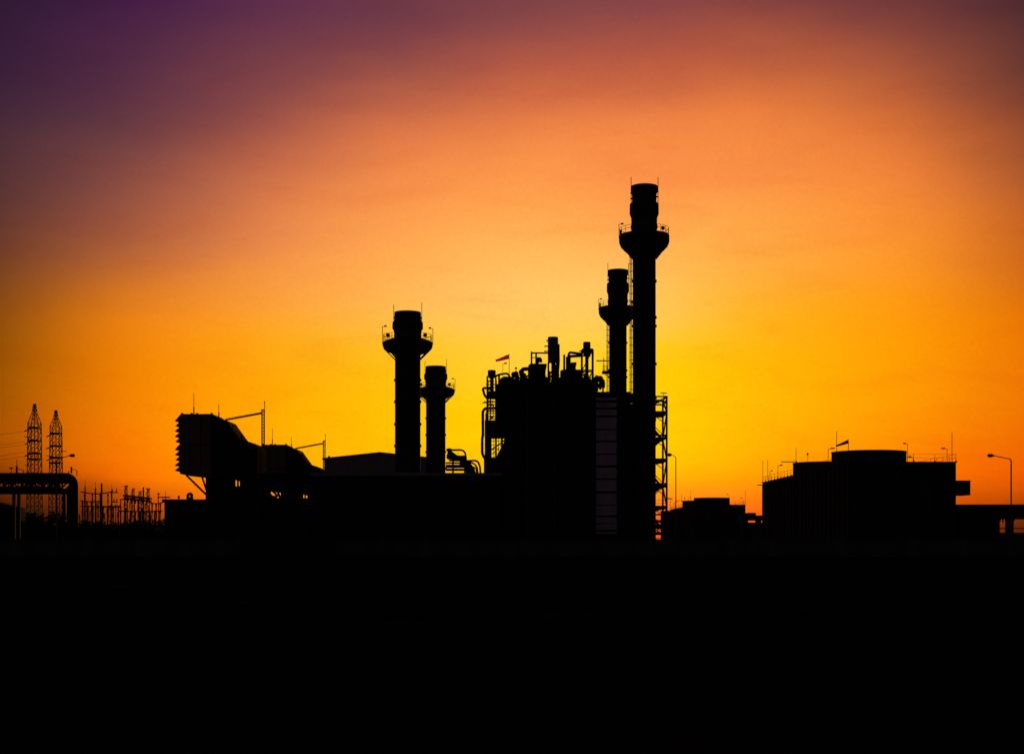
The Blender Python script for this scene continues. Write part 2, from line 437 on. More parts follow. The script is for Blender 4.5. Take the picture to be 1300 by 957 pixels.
def rack():
    d = 219.0; t = thing('pipe_rack', 'dark raised pipe rack bridging from the intake duct to the flat enclosure', 'pipe rack', (X(366, d), d, 0))
    x0, x1 = X(329, d), X(394.5, d)
    MB().box(x0, x1, d - .9, d + .9, Z(620, d), Z(603.5, d)).build('deck', 'clad', t)
    for k, (py, r_) in enumerate(((601.8, .22), (602.2, .16), (602.0, .2))):
        MB().tube([(x0, d - .6 + k * .6, Z(py, d)), (x1, d - .6 + k * .6, Z(py, d))], r_).build('pipe', 'steel', t)
    for px, w in ((334, 8), (364, 14), (392.6, 3.2)):
        MB().box(X(px - w / 2, d), X(px + w / 2, d), d - .5, d + .5, 0, Z(620, d) - .003).build('column', 'steel', t)
    MB().box(X(331, d), X(394, d), d - .85, d - .55, 0, Z(632.0, d)).build('cable_tray', 'steel', t)
    MB().box(X(330, d), X(352, d), d - .5, d - .2, Z(632, d) - .2, Z(629, d)).build('cable_tray', 'steel', t)
    MB().box(X(329, d), X(362, d), d - .4, d - .1, Z(623.5, d), Z(619, d)).build('cable_tray', 'steel', t)
    b = MB(); b.bar(P(371, 622, d), P(377.5, 634, d), .35); b.bar(P(351, 621, d), P(357, 634, d), .3); b.bar(P(337, 622, d - .2), P(347, 632, d - .2), .42); b.bar(P(345, 622, d - .2), P(353, 630, d - .2), .3)
    b.tube([P(371, 631, d), P(381, 630, d)], .16); b.box(X(371, d), X(379.6, d), d - .3, d + .3, Z(628.3, d), Z(620, d) - .01); b.box(X(379, d), X(394, d), d - .3, d + .3, Z(626.5, d), Z(620, d) - .01)
    b.build_each('strut', 'steel', t)
    return t
rack()
def hall():
    d = 322.0; t = thing('turbine_hall', 'large grey hall with a low gable behind the wide stacks', 'building', (X(482, d), d + 20, 0))
    x0, xr, x1 = X(411.5, d), X(482.3, d), X(553.5, d); ze, zt = Z(582.6, d), Z(575, d)
    MB().prism([(x0, 0), (x0, ze), (xr, zt), (x1, ze), (x1, 0)], d, d + 45).build('wall', 'hall', t)
    r = MB(); r.prism([(x0 - .4, ze - .1), (x0 - .4, ze + .22), (xr, zt + .24), (x1 + .4, ze + .22), (x1 + .4, ze - .1), (x1 + .4, ze + .01), (xr, zt + .01), (x0 - .4, ze + .01)][:5] + [(x1 + .4, ze + .01), (xr, zt + .01), (x0 - .4, ze + .01)], d - .35, d + 45.3)
    r.build('roof', 'clad', t)
    b = MB()
    for k in range(26):
        xx = x0 + .3 + k * (x1 - x0 - .6) / 25
        zz = ze + (zt - ze) * (1 - abs(xx - xr) / (xr - x0))
        b.box(xx - .05, xx + .05, d - .08, d - .003, 0, zz - .05)
    b.build('cladding_rib', 'hall', t)
    v = MB(); v.box(X(415.5, d), X(418, d), d + 1, d + 2, ze + .2, ze + .75); v.build('roof_vent', 'steel', t)
hall()

# arched pipework beside the smaller wide stack
def pipework():
    d = 234.0; t = thing('pipework', 'cluster of arched pipes and valves between the smaller wide stack and the boiler house', 'pipework', (X(588, d), d, 0))
    def pipe(pts, r, rad=.9, dy=0, nm='pipe'):
        MB().tube(bend([P(a, b_, d + dy) for a, b_ in pts], rad), r, 10).build(nm, 'steel', t)
    pipe([(572, 571.3), (590.5, 570.8), (592, 586), (592.5, 600)], .16, 1.2)
    pipe([(570, 584.6), (591, 584.6)], .15)
    pipe([(566, 587.6), (594, 587.6)], .15, dy=.8)
    pipe([(566, 591.8), (594, 591.8)], .3, dy=.3)
    pipe([(566, 596.2), (594, 596.2)], .22, dy=1.0)
    pipe([(593, 585), (606, 584.3), (609.6, 592), (609.8, 602)], .17, 1.3)
    pipe([(594, 586.5), (601, 587.5), (606, 593), (606.5, 602)], .15, 1.0, .9)
    pipe([(596, 592), (604.5, 593.5), (605, 600)], .12, .5, 1.4)
    v = MB(); v.lathe(X(570.2, d), d, [(.25, Z(569, d)), (.5, Z(570, d)), (.5, Z(572, d)), (.3, Z(573, d)), (.3, Z(576, d)), (.45, Z(577, d)), (.45, Z(582, d))], 16)
    v.bar(P(569, 572, d), P(580, 580, d), .55); v.build('valve', 'steel', t)
    MB().box(X(577, d), X(592, d), d - .6, d + .6, Z(583.8, d), Z(578.2, d)).build('valve_body', 'steel', t)
    MB().prism([(X(592.8, d), 0), (X(592.8, d), Z(585.5, d)), (X(598, d), Z(588.5, d)), (X(602.5, d), Z(594.5, d)), (X(604, d), Z(600, d)), (X(604, d), 0)], d - .7, d + .7).build('support_frame', 'steel', t)
    MB().box(X(583.5, d), X(592.78, d), d - .65, d + .65, Z(593, d), Z(583.79, d)).build('valve_body', 'steel', t)
    MB().prism([(X(568, d), Z(583, d)), (X(571, d), Z(574, d)), (X(578, d), Z(580, d)), (X(578, d), Z(583.5, d))], d - .5, d + .5).build('valve_body', 'steel', t)
    s = MB()
    s.bar(P(581.5, 571, d), P(581.5, 579, d), .05)
    for px in (575, 590): s.bar((X(px, d), d + .3, 0), (X(px, d), d + .3, Z(583, d)), .3)
    s.build_each('pipe_support', 'steel', t)
pipework()

# ------------------------------------------------------------------ boiler house (heat recovery boiler)
def boiler():
    d0, d1 = 222.0, 238.0
    t = thing('boiler_house', 'large dark boiler house with pipes and silencers crowding its roof', 'building', (X(715, 230), 230, 0))
    xa, xb, xc = X(640, d0), X(757, d0), X(801, d0)
    za, zb = Z(493, d0), Z(499.5, d0)
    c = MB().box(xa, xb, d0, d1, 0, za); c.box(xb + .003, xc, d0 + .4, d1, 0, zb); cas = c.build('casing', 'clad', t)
    bs = MB()
    for px in (650, 669.6, 686, 703.3, 720, 737): bs.box(X(px, d0) - .13, X(px, d0) + .13, d0 - .32, d0 - .003, 0, za - .2)
    k = 3.0
    while k < za - 1:
        bs.box(xa, xb - .1, d0 - .22, d0 - .003, k - .14, k + .14); k += 3.6
    bs.build('buckstay', 'steel', cas)
    hl = MB(); hl.box(X(669.4, d0) - .05, X(669.4, d0) + .05, d0 - .42, d0 - .323, 0, za - .2); hl.box(X(703.5, d0) - .05, X(703.5, d0) + .05, d0 - .42, d0 - .323, 0, za - .2)
    hl.build('buckstay_edge', 'galv', cas)  # added paler strips standing in for the lighter edges of two buckstays
    rd = MB(); rd.box(xa - .5, xb, d0 - .3, d1 + .2, za + .003, za + .3); rd.box(xb + .01, xc, d0 + .1, d1 + .2, zb + .003, zb + .3)
    roof = rd.build('roof', 'steel', t)
    rl = MB()
    for yy in (d0 - .2, d1):
        for zz in (za + .85, za + 1.4): rl.bar((xa - .4, yy, zz), (xb - .1, yy, zz), .06)
        for i in range(14): rl.bar((xa - .4 + i * (xb - xa + .3) / 13, yy, za + .3), (xa - .4 + i * (xb - xa + .3) / 13, yy, za + 1.4), .07)
    rl.build('railing', 'galv', roof)
    MB().box(xc + .01, 20.9, 232.4, 237.6, 0, Z(513, 233)).build('outlet_duct', 'clad', t)
    o_ = MB(); o_.box(xc - .2, 20.6, 232.2, 237.8, Z(503.6, 233), Z(499.6, 233)); o_.box(19.55, 20.2, 232.5, 233.2, Z(512, 233), Z(503.7, 233)); o_.bar((xc, 232.5, Z(510, 233)), (20.5, 232.5, Z(510, 233)), .2); o_.build('outlet_deck', 'steel', t)
    d = 230.0
    MB().prism([(X(641, d), Z(561, d)), (X(631.5, d), Z(579, d)), (X(626, d), Z(601, d)), (X(626, d), 0), (X(641, d), 0)], 226.5, 234).build('inlet_duct', 'clad', t)
    # steam drums and boxes on the roof
    zr = za + .3
    dr = MB()
    yy = [(226.5 + 7 * i / 20) for i in range(21)]
    cxr, czr = X(643.5, d), Z(488.5, d)
    dr.tube([(cxr, y, czr) for y in [226.2, 226.5, 227, 233, 233.5, 233.8]], [.5, .85, 1.0, 1.0, .85, .5], 20)
    dr.build('steam_drum', 'steel', t)
    bx = MB(); bx.box(X(670.5, d), X(692, d), 226.5, 234, zr, Z(466.5, d)); bx.box(X(672, d), X(693.4, d), 226.3, 234.2, Z(468, d), Z(465.3, d)); bx.build('plant_cabin', 'clad', t)
    bx = MB(); bx.prism([(X(711, d), zr), (X(714, d), Z(474, d)), (X(718, d), Z(471.5, d)), (X(736, d), Z(472, d)), (X(738.5, d), Z(476, d)), (X(738.5, d), zr)], 227, 233.5); bx.build('plant_cabin', 'clad', t)
    tk = MB(); tk.lathe(X(716, d), d - 3.6, [(.3, Z(472.5, d)), (.75, Z(474, d)), (.75, zr)], 20); tk.build('tank', 'steel', t)
    for py, r_, dy, a0, a1 in ((489.5, .42, 0, 648, 768), (487, .30, 1.6, 652, 760), (485.2, .22, 3.2, 690, 757), (490.5, .5, -2.2, 655, 757)):
        MB().tube([(X(a0, d), d + dy, Z(py, d)), (X(a1, d), d + dy, Z(py, d))], r_, 10).build('header_pipe', 'steel', t)
    rn = random.Random(21)
    for k in range(22):
        px = 651 + k * 5.0 + rn.uniform(-1.5, 1.5); h_ = rn.uniform(480, 487.5); w_ = rn.uniform(.9, 2.0); dd = rn.uniform(227, 233)
        MB().box(X(px - w_, dd), X(px + w_, dd), dd - .4, dd + .4, zr, Z(h_, dd)).build('valve_box', 'steel', t)
    for k in range(9):
        px = 654 + k * 12.5 + rn.uniform(-3, 3); dd = rn.uniform(227, 233); h_ = rn.uniform(474, 481); x2 = px + rn.uniform(3, 7)
        if 672 < px < 690 or 713 < px < 737: continue
        MB().tube(bend([P(px, 492, dd), P(px, h_, dd), P(x2, h_ + 1, dd), P(x2, 492, dd)], .5), .13, 8).build('pipe', 'steel', t)
    for k in range(16):
        px = 650 + k * 7.1 + rn.uniform(-2, 2); dd = rn.uniform(226.5, 233.5); h_ = rn.uniform(470, 483)
        v_ = MB().bar((X(px, dd), dd, zr - .05), (X(px, dd), dd, Z(h_, dd)), rn.uniform(.08, .2))
        v_.bar(P(px - rn.uniform(.5, 2.5), h_ + 1, dd), P(px + rn.uniform(.5, 2.5), h_ + 1, dd), .14)
        v_.build('vent_pipe', 'steel', t)
    for yy, py in ((227.5, 479.5), (232.8, 476.5)):
        g_ = MB()
        for px0, px1 in ((653, 669), (692, 715), (738, 757)):
            for q in (0, 2.6): g_.bar(P(px0, py + q, yy), P(px1, py + q, yy), .07)
            n_ = 5
            for i in range(n_): g_.bar((X(px0 + (px1 - px0) * i / (n_ - 1), yy), yy, zr - .02), (X(px0 + (px1 - px0) * i / (n_ - 1), yy), yy, Z(py, yy)), .08)
        g_.build('walkway_rail', 'galv', roof)
    # silencers
    def silencer(px, w, y0, y1, legs, lw, frame_py, dd=230.0, brace=True):
        r = w / 2 / F * dd; cx = X(px, dd)
        s = MB().lathe(cx, dd, [(r * .8, Z(y0, dd) - .3), (r * .92, Z(y0, dd)), (r, Z(y0 + .7, dd)), (r, Z(y1 - 1.5, dd)), (r * .55, Z(y1, dd)), (r * .4, Z(y1 + 2, dd)), (.28, Z(y1 + 2.5, dd)), (.28, zr - .05)], 28)
        so = s.build('silencer', 'galv', t)
        fr = MB()
        for lx in legs:
            for oy in (-lw, lw): fr.bar((X(lx, dd), dd + oy, zr - .1), (X(lx, dd), dd + oy, Z(frame_py, dd)), .24)
        zf = Z(frame_py, dd)
        for lx0, lx1 in zip(legs[:-1], legs[1:]):
            for oy in (-lw, lw):
                fr.bar((X(lx0, dd), dd + oy, zf), (X(lx1, dd), dd + oy, zf), .26)
                zm = (zf + zr) / 2
                fr.bar((X(lx0, dd), dd + oy, zm), (X(lx1, dd), dd + oy, zm), .20)
                if brace:
                    fr.bar((X(lx0, dd), dd + oy, zr), (X(lx1, dd), dd + oy, zm), .14); fr.bar((X(lx1, dd), dd + oy, zr), (X(lx0, dd), dd + oy, zm), .14)
                    fr.bar((X(lx0, dd), dd + oy, zm), (X(lx1, dd), dd + oy, zf), .12)
        fr.build('support_frame', 'steel', so)
        return so
    sa = silencer(702.0, 13.2, 428, 459, (696.2, 708.8), 1.0, 459)
    e = MB()
    e.tube([P(708, 437, d), P(708.3, 459, d), P(706.5, 486, d)], .32, 8); e.tube([P(702.5, 455, d), P(704.5, 488, d)], .3, 8)
    for py, l in ((432.5, 2.6), (439.5, 5.0), (446, 5.2)): e.bar(P(696.5 - l, py, d), P(697, py, d), .16); e.box(X(696.3 - l, d), X(697.3 - l + .4, d), d - .2, d + .2, Z(py + .8, d), Z(py - .8, d))
    e.build('pipe', 'steel', t)
    silencer(745.0, 9.4, 434.3, 444, (738.6, 752.4), 1.0, 444.5)
    e = MB(); e.box(X(739, d), X(751.5, d), d - 1.1, d + 1.1, Z(447.5, d), Z(445, d)); e.box(X(740.6, d), X(749.6, d), d - .8, d + .8, Z(452, d), Z(447.6, d)); e.build('frame_deck', 'steel', t)
    # portal and pipe loops
    e = MB()
    for px, top in ((674.8, 446.5), (680.6, 449)): e.bar((X(px, d), d, zr), (X(px, d), d, Z(top, d)), .28)
    e.bar(P(674.2, 448, d), P(697, 448.2, d), .22); e.bar(P(674.8, 462, d), P(681, 462, d), .14); e.bar(P(674.8, 454, d), P(681, 454, d), .12)
    e.build('portal_frame', 'steel', t)
    e = MB(); e.tube(bend([P(681.5, 468, d), P(682, 455.5, d), P(686, 455.5, d), P(686, 460, d)], .5), .3); e.box(X(681.8, d), X(685.5, d), d - .4, d + .4, Z(459, d), Z(455, d)); e.bar(P(683, 464.2, d), P(693, 464.2, d), .2)
    e.build('valve', 'steel', t)
    e = MB(); e.tube(bend([P(720.3, 488, d), P(721.6, 452, d), P(722.8, 447.3, d), P(739, 449.3, d)], .5), .2); e.tube(bend([P(723.5, 488, d + .7), P(722.6, 452.5, d + .7), P(740, 451.3, d + .7)], .3), .24)
    e.tube([P(721, 470, d), P(721, 453, d)], .34); e.build('pipe', 'steel', t)
    e = MB(); e.tube([P(727.5, 473, d), P(726.8, 461, d)], .5); e.box(X(725, d), X(731.5, d), d - .4, d + .4, Z(463, d), Z(460.3, d)); e.box(X(730, d), X(731.8, d), d - .3, d + .3, Z(464.2, d), Z(459.8, d)); e.bar(P(735.5, 445.8, d), P(738, 445.5, d), .2)
    e.build('valve', 'steel', t)
    MB().tube([P(716.3, 486, d), P(716.3, 450.3, d)], .17).build('vent_pipe', 'steel', t)
    e = MB(); e.tube(bend([P(661.6, 492, d), P(662.2, 480, d), P(663, 468.7, d), P(668, 468.3, d), P(673, 468.3, d)], .8), .32); e.build('pipe', 'steel', t)
    # safety valve clutter along the roof edge
    rnd = random.Random(3)
    for px, py in ((651.5, 474), (655, 473), (657, 477), (661, 471), (664.5, 475), (667, 480), (693, 480), (710, 481), (741, 481), (748, 482), (755, 481), (758, 478.5), (762, 479), (765.5, 483)):
        e = MB(); w = rnd.uniform(.28, .5); dd = rnd.uniform(226, 233)
        e.lathe(X(px, dd), dd, [(w * .3, Z(py - 2, dd)), (w, Z(py, dd)), (w, Z(py + 2.5, dd)), (w * .45, Z(py + 4, dd)), (w * .45, zr)], 12)
        e.bar(P(px - 2.2, py + 4.5, dd), P(px + 3, py + rnd.uniform(2, 6), dd), w * .6)
        e.build('safety_valve', 'steel', t)
    e = MB(); e.bar((X(655, d), d, zr), (X(655, d), d, Z(467, d)), .07); e.lathe(X(655, d), d, [(.05, Z(466.2, d)), (.22, Z(467, d)), (.22, Z(468, d)), (.05, Z(468.7, d))], 12); e.build('beacon', 'steel', t)
    e = MB(); lamp_arm(e, X(638.4, d), d, za + .3, Z(462, d), .55, .06); e.build('roof_lamp', 'galv', t)
    e = MB(); e.tube(bend([P(629, 477.5, d), P(634, 475.3, d), P(645, 473.8, d), P(647.8, 480, d), P(648, 490, d)], .5), .17); e.tube([P(633.6, 475, d), P(633.4, 490, d)], .16); e.build('pipe', 'steel', t)
    e = MB(); e.prism([(X(632.5, d), Z(487, d)), (X(636, d), Z(482, d)), (X(640, d), Z(480, d)), (X(651, d), Z(480.5, d)), (X(651, d), zr), (X(641, d), zr), (X(641, d), Z(500, d)), (X(632.5, d), Z(500, d))], 227.5, 233)
    e.build('inlet_hood', 'clad', t)
    return t
boiler()

def pipe_tower():
    d = 228.0; t = thing('pipe_tower', 'open steel tower of pipes topped by a silencer, next to the boiler house', 'pipe tower', (X(627, d), d, 0))
    fr = MB()
    for px, top in ((618.9, 479.5), (629.6, 480.5), (637.5, 488)):
        for oy in (-2.2, 2.2): fr.bar((X(px, d), d + oy, 0), (X(px, d), d + oy, Z(top, d)), .26)
    for py in (490, 511.8, 523, 530):
        fr.bar((X(617 if py != 511.8 else 614.5, d), d - 2.2, Z(py, d)), (X(638, d), d - 2.2, Z(py, d)), .16)
        fr.bar((X(618.5, d), d + 2.2, Z(py, d)), (X(638, d), d + 2.2, Z(py, d)), .16)
    fr.build('frame', 'steel', t)
    for a0, a1, y0, y1 in ((619.5, 633, 497.8, 505.5), (629.2, 641.2, 490, 533), (615.6, 641.2, 534.5, 555.8), (615.6, 624.0, 555.81, 581), (614.5, 630, 581.01, 684)):
        MB().box(X(a0, d), X(a1, d), d - 1.9, d + 1.9, Z(y1, d) if y1 < 680 else 0, Z(y0, d)).build('equipment_module', 'clad', t)
    MB().tube(bend([P(630, 517.9, d - 2.4), P(616, 518.2, d - 2.4), P(612.9, 522, d - 2.4), P(613.1, 553, d - 2.4), P(612.2, 556, d - 2.4), P(612.1, 576.5, d - 2.4), P(616.5, 583, d - 2.4)], .9), .23, 10).build('pipe', 'steel', t)
    MB().tube(bend([P(627, 521.4, d - 1), P(619, 521.4, d - 1), P(617.2, 525, d - 1), P(617.2, 540, d - 1)], .4), .14, 8).build('pipe', 'steel', t)
    MB().tube(bend([P(624, 492, d), P(612.7, 492.8, d), P(615.2, 502, d), P(619.5, 506.5, d)], .3), .20, 8).build('pipe', 'steel', t)
    MB().tube([P(624.4, 478, d), P(624.6, 500, d)], .3, 10).build('pipe', 'steel', t)
    cx = X(624.3, d); r = 5.1 / F * d
    MB().lathe(cx, d, [(r * .85, Z(470, d)), (r, Z(470.8, d)), (r, Z(478.6, d)), (r * .5, Z(480.5, d))], 24).build('silencer', 'galv', t)
    s = MB(); s.bar((X(612, d), d, Z(511.5, d)), (X(626, d), d, Z(511.9, d)), .12)
    for py in (484, 494.5, 509, 514): s.bar(P(619, py, d), P(627, py + .6, d), .22)
    s.bar(P(622.5, 505, d), P(622.5, 534, d), .2); s.bar(P(626.3, 515, d), P(626.3, 530, d), .12)
    s.box(X(622, d), X(626.2, d), d - .4, d + .4, Z(530.5, d), Z(528.2, d))
    s.build('bracket', 'steel', t)
    w = MB()
    for px in (626.9, 629.9, 632.8, 636): w.bar(P(px, 555, d + 1), P(px, 582, d + 1), .085)
    for py in (559.8, 565.2, 570.5, 575.5): w.bar(P(624, py, d + 1), P(640, py, d + 1), .085)
    w.bar(P(624, 571, d + 1.2), P(641, 558.5, d + 1.2), .22); w.bar(P(625, 576, d - 1.2), P(634, 568, d - 1.2), .12)
    w.build('stair', 'steel', t)
pipe_tower()

def clad_stair():
    d = 219.6; t = thing('clad_shaft', 'narrow shaft of pale stacked cladding panels fixed to the boiler house front', 'shaft', (X(770, d), d, 0))
    x0, x1 = X(756.9, d), X(783, d)
    f = MB(); f.box(x0 + .05, x1 - .05, d + .12, d + 2.7, 0, Z(503, d)); f.build('frame', 'steel', t)
    rows = [(504.5, 508), (511, 517), (519.8, 527.2), (530.2, 544.3), (545.8, 558.8), (561.2, 575.6), (577.2, 590.4), (593.4, 607), (609, 623), (626.2, 640.4), (641.6, 654), (656.5, 664), (665, 672.4), (675, 677.4)]
    rnd = random.Random(5)
    for a, b in rows:
        p = MB(); za, zb = Z(b, d), Z(a, d); n = 22
        for i in range(n):
            xa_ = x0 + (x1 - x0) * i / n; xb_ = x0 + (x1 - x0) * (i + 1) / n
            dz = .05 if i % 2 else 0
            p.box(xa_, xb_ - .02, d + dz, d + .115, za, zb)
        p.build('cladding_panel', 'pale', t)
clad_stair()

def stair_tower():
    dn, df = 233.0, 239.0
    t = thing('stair_tower', 'open steel stair tower with diagonal braces beside the tallest stack', 'stair tower', (23.1, 236, 0))
    x0, x1 = 20.6, X(846.4, dn)
    for x in (x0, x1):
        for y in (dn, df):
            MB().bar((x, y, 0), (x, y, Z(502.5, dn)), .30).build('post', 'steel', t)
    z = lambda py: Z(py, dn)
    lv = [523.5, 554.5, 583.5, 616, 643.5, 668]
    b = MB()
    for py in (503.3, 509.4):
        for y in (dn, df): b.bar((x0, y, z(py)), (x1, y, z(py)), .22)
        for x in (x0, x1): b.bar((x, dn, z(py)), (x, df, z(py)), .22)
    b.build('top_rail', 'steel', t)
    for i, py in enumerate(lv):
        p = MB(); zz = z(py); wedge = i % 2 == 0
        if wedge:
            p.box(x0, x1 - .1, dn + .1, df - .1, zz - .35, zz + .25)
            p.box(x0, x1 - 1.2, dn + .1, dn + 3, zz - .62, zz - .353)
        else:
            p.box(x0, x1, dn - .02, dn + .25, zz - .38, zz - .1); p.box(x0, x1, dn - .02, dn + .22, zz + .12, zz + .42)
            p.box(x0, x1, df - .25, df, zz - .38, zz + .42)
        for x in (x0, x1): p.bar((x, dn, zz), (x, df, zz), .34)
        p.build('landing', 'steel', t)
    b = MB()
    alln = [503.3] + lv + [690]
    for i in range(len(alln) - 1):
        za, zb = z(alln[i]), max(0.1, z(alln[i + 1]))
        xa, xb = (x0 + .6, x1 - .2) if i % 2 else (x1 - .2, x0 + .6)
        b.bar((xa, df - .3, za), (xb, df - .3, zb), .20)
        b.bar((xa, dn + .3, za), (xb, dn + .3, zb), .12)
        b.bar((x1, dn, za if i % 2 else zb), (x1, df, zb if i % 2 else za), .2)
        b.bar((x1 - 1.9, dn + 1.5, za - .4), (x1 - .1, dn + 1.5, za - 1.7 if za > 3 else 0.2), .12)
    b.build('brace', 'steel', t)
    b = MB(); xm = (x0 + x1) / 2
    alln2 = lv
    for i in range(len(alln2) - 1):
        za, zb = z(alln2[i]), z(alln2[i + 1])
        for y in (dn + 1.4, dn + 2.3):
            xa, xb = (x1 - .8, x0 + .8) if i % 2 else (x0 + .8, x1 - .8)
            b.bar((xa, y, za), (xb, y, zb), .10, .28)
    b.build('stair_flight', 'steel', t)
    r = MB()
    for py in lv:
        for dz in (.6, 1.1): r.bar((x0, dn, z(py) + dz), (x1, dn, z(py) + dz), .06) if lv.index(py) > 3 else None
    r.bar((x1 - .5, dn, z(503)), (x1 - .5, dn, z(499)), .07); r.box(x1 - 1.0, x1, dn - .12, dn + .12, z(499.4), z(498.4))
    r.bar((x1 - .1, dn, z(632)), (x1 + .9, dn, z(632.8)), .09); r.box(x1 + .2, x1 + .95, dn - .12, dn + .12, z(633.4), z(632.3))
    r.build('railing', 'galv', t)
    m = MB()
    for a, b_ in ((652, 654), (660, 663), (675, 679)): m.box(x0, x1 - .8, dn + .4, dn + 1, z(b_), z(a))
    m.box(x1 - .7, x1 + .3, dn - .2, dn + .8, 0, z(662)); m.build('switch_box', 'steel', t)
stair_tower()

# ------------------------------------------------------------------ windsocks
def windsock(label, d, pole_px, pole_top, pole_bot, tail, mouth_top, mouth_bot, m, extra=None):
    t = thing('windsock', label, 'windsock', (X(pole_px, d), d, Z(pole_bot, d)), 'windsocks')
    MB().bar((X(pole_px, d), d, Z(pole_bot, d)), (X(pole_px, d), d, Z(pole_top, d)), .09).build('pole', 'galv', t)
    a = (P(*mouth_top, d) + P(*mouth_bot, d)) / 2; b = P(*tail, d)
    r0 = (P(*mouth_top, d) - P(*mouth_bot, d)).length / 2
    s = MB(); k = 9
    pts = [a.lerp(b, i / (k - 1)) + Vector((0, 0, -.03 * math.sin(i / (k - 1) * math.pi))) for i in range(k)]
    s.tube(pts, [r0 * (1 - .58 * i / (k - 1)) for i in range(k)], 16)
    s.build('sock', m, t)
    h = MB(); h.tube([a + Vector((r0 * math.cos(R(q)) * .15, r0 * math.sin(R(q)) * .6, r0 * math.sin(R(q + 90)))) for q in range(0, 360, 30)], .05, 6, closed=True); h.bar(a, (X(pole_px, d), d, a.z), .07); h.build('hoop', 'galv', t)
    return t
windsock('red windsock flying over the boiler house roof', 230.0, 646.4, 449.5, 493, (629.2, 458), (645.3, 449.8), (645.7, 455.6), 'red')
windsock('dark faded windsock flying over the larger cooling tower', 232.0, 1077, 558.5, 587.5, (1061.3, 566), (1076.3, 558.2), (1076.9, 562.8), 'brown')

# ------------------------------------------------------------------ cooling towers
def cooling_tower(label):
    x0, x1, y0, y1, h = 52.4, 68.8, 218.0, 294.0, 13.95
    t = thing('cooling_tower', label, 'cooling tower', (60.6, 256, 0), 'fan cooling towers')
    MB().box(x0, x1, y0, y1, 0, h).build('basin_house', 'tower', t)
    rb = MB()
    for k in range(24): 
        yy = y0 + .6 + k * (y1 - y0 - 1.2) / 23
        rb.box(x0 - .22, x0 - .003, yy - .16, yy + .16, 0, h - .25)
    for k in range(7):
        xx = x0 + .4 + k * (x1 - x0 - .8) / 6
        rb.box(xx - .16, xx + .16, y0 - .22, y0 - .003, 0, h - .25)
    rb.build_each('buttress', 'tower', t)
    lo = MB()
    for k in range(10): lo.box(x0 + .4, x1 - .4, y0 - .12, y0 - .004, 1.2 + k * .45, 1.45 + k * .45)
    lo.build('inlet_louvre', 'steel', t)
    MB().box(x0 - .25, x1 + .1, y0 - .25, y1 + .2, h + .003, h + .16).build('deck', 'tower', t)
    for cy in (239.0, 272.0):
        MB().lathe(60.6, cy, [(5.7, 16.3), (6.1, 16.95), (6.24, 16.95), (6.24, 16.75), (6.18, 16.7), (6.18, 15.3), (6.2, h + .165)], 72).build('fan_cylinder', 'tower', t)
    r = MB(); zt = h + .16
    for a, b in (((x0, y0), (x0, y1)), ((x0, y0), (x1, y0)), ((x1, y0), (x1, y1)), ((x0, y1), (x1, y1))):
        L_ = math.hypot(b[0] - a[0], b[1] - a[1]); n = int(L_ / 3.2)
        for i in range(n + 1):
            p = (a[0] + (b[0] - a[0]) * i / n, a[1] + (b[1] - a[1]) * i / n)
            r.bar((*p, zt), (*p, zt + 1.15), .05); r.box(p[0] - .09, p[0] + .09, p[1] - .09, p[1] + .09, zt, zt + .22)
        for dz in (.55, 1.15): r.bar((*a, zt + dz), (*b, zt + dz), .035)
    r.build('railing', 'galv', t)
    for px, py, d in ((968.4, 584, 292), (974.6, 584, 282), (1010.6, 568.5, 262), (1062.2, 548, 221), (1208.6, 549, 222)):
        MB().bar((X(px, d), d, zt), (X(px, d), d, Z(py, d)), .075).build('lightning_rod', 'galv', t)
    for px, py, d, dx in ((977.4, 598, 288, .5), (987.6, 591, 275, .8), (1051.4, 569.8, 226, .9), (1202.4, 570, 222, -.8), (1159.3, 580.5, 221, -.7)):
        l = MB(); lamp_arm(l, X(px, d), d, zt, Z(py, d), dx, .07); l.build('deck_lamp', 'galv', t)
    l = MB(); d = 239.0; lamp_arm(l, X(1140.5, d), d - 5.5, zt, Z(566.5, d), -.6, .07); l.build('deck_lamp', 'galv', t)
    l = MB(); d = 250.; l.bar((X(1025.5, d), d, zt), (X(1025.5, d), d, Z(577, d)), .06); l.lathe(X(1025.3, d), d, [(.05, Z(574.6, d)), (.16, Z(575.6, d)), (.18, Z(577, d)), (.05, Z(578, d))], 10); l.build('beacon', 'galv', t)
    l = MB(); d = 268.; l.bar((X(1008.6, d), d - 2, zt), (X(1008.6, d), d - 2, Z(586.3, d)), .22); l.bar((X(989.3, d), d - 2, Z(587, d)), (X(1009, d), d - 2, Z(586.8, d)), .16); l.build('davit', 'steel', t)
    l = MB(); l.bar((x0 - .2, 291, Z(615.8, 291)), (x0 - 1.2, 291, Z(615.8, 291)), .08); l.box(x0 - 1.6, x0 - .6, 290.8, 291.2, Z(616, 291), Z(615, 291)); l.build('wall_lamp', 'galv', t)
    # stair head cabin hanging off the end wall
    c = MB(); d = 226.0; c.box(x1 + .1, X(1226.8, d), d - 2, d + 2, Z(628.8, d), Z(610.8, d)); c.box(x1 + .003, X(1227, d), d - 2.1, d + 2.1, Z(612, d), Z(610.4, d)); c.build('stair_cabin', 'clad', t)
    return t
ct1 = cooling_tower('larger dark cooling tower block with two fan cylinders and a cabin on its end wall')
ct2 = copy_tree(ct1)
ct2.location = (60.6 + 8.7, 256 + 249, 0)
ct2['label'] = 'smaller far cooling tower block seen between the stair tower and the larger cooling tower'

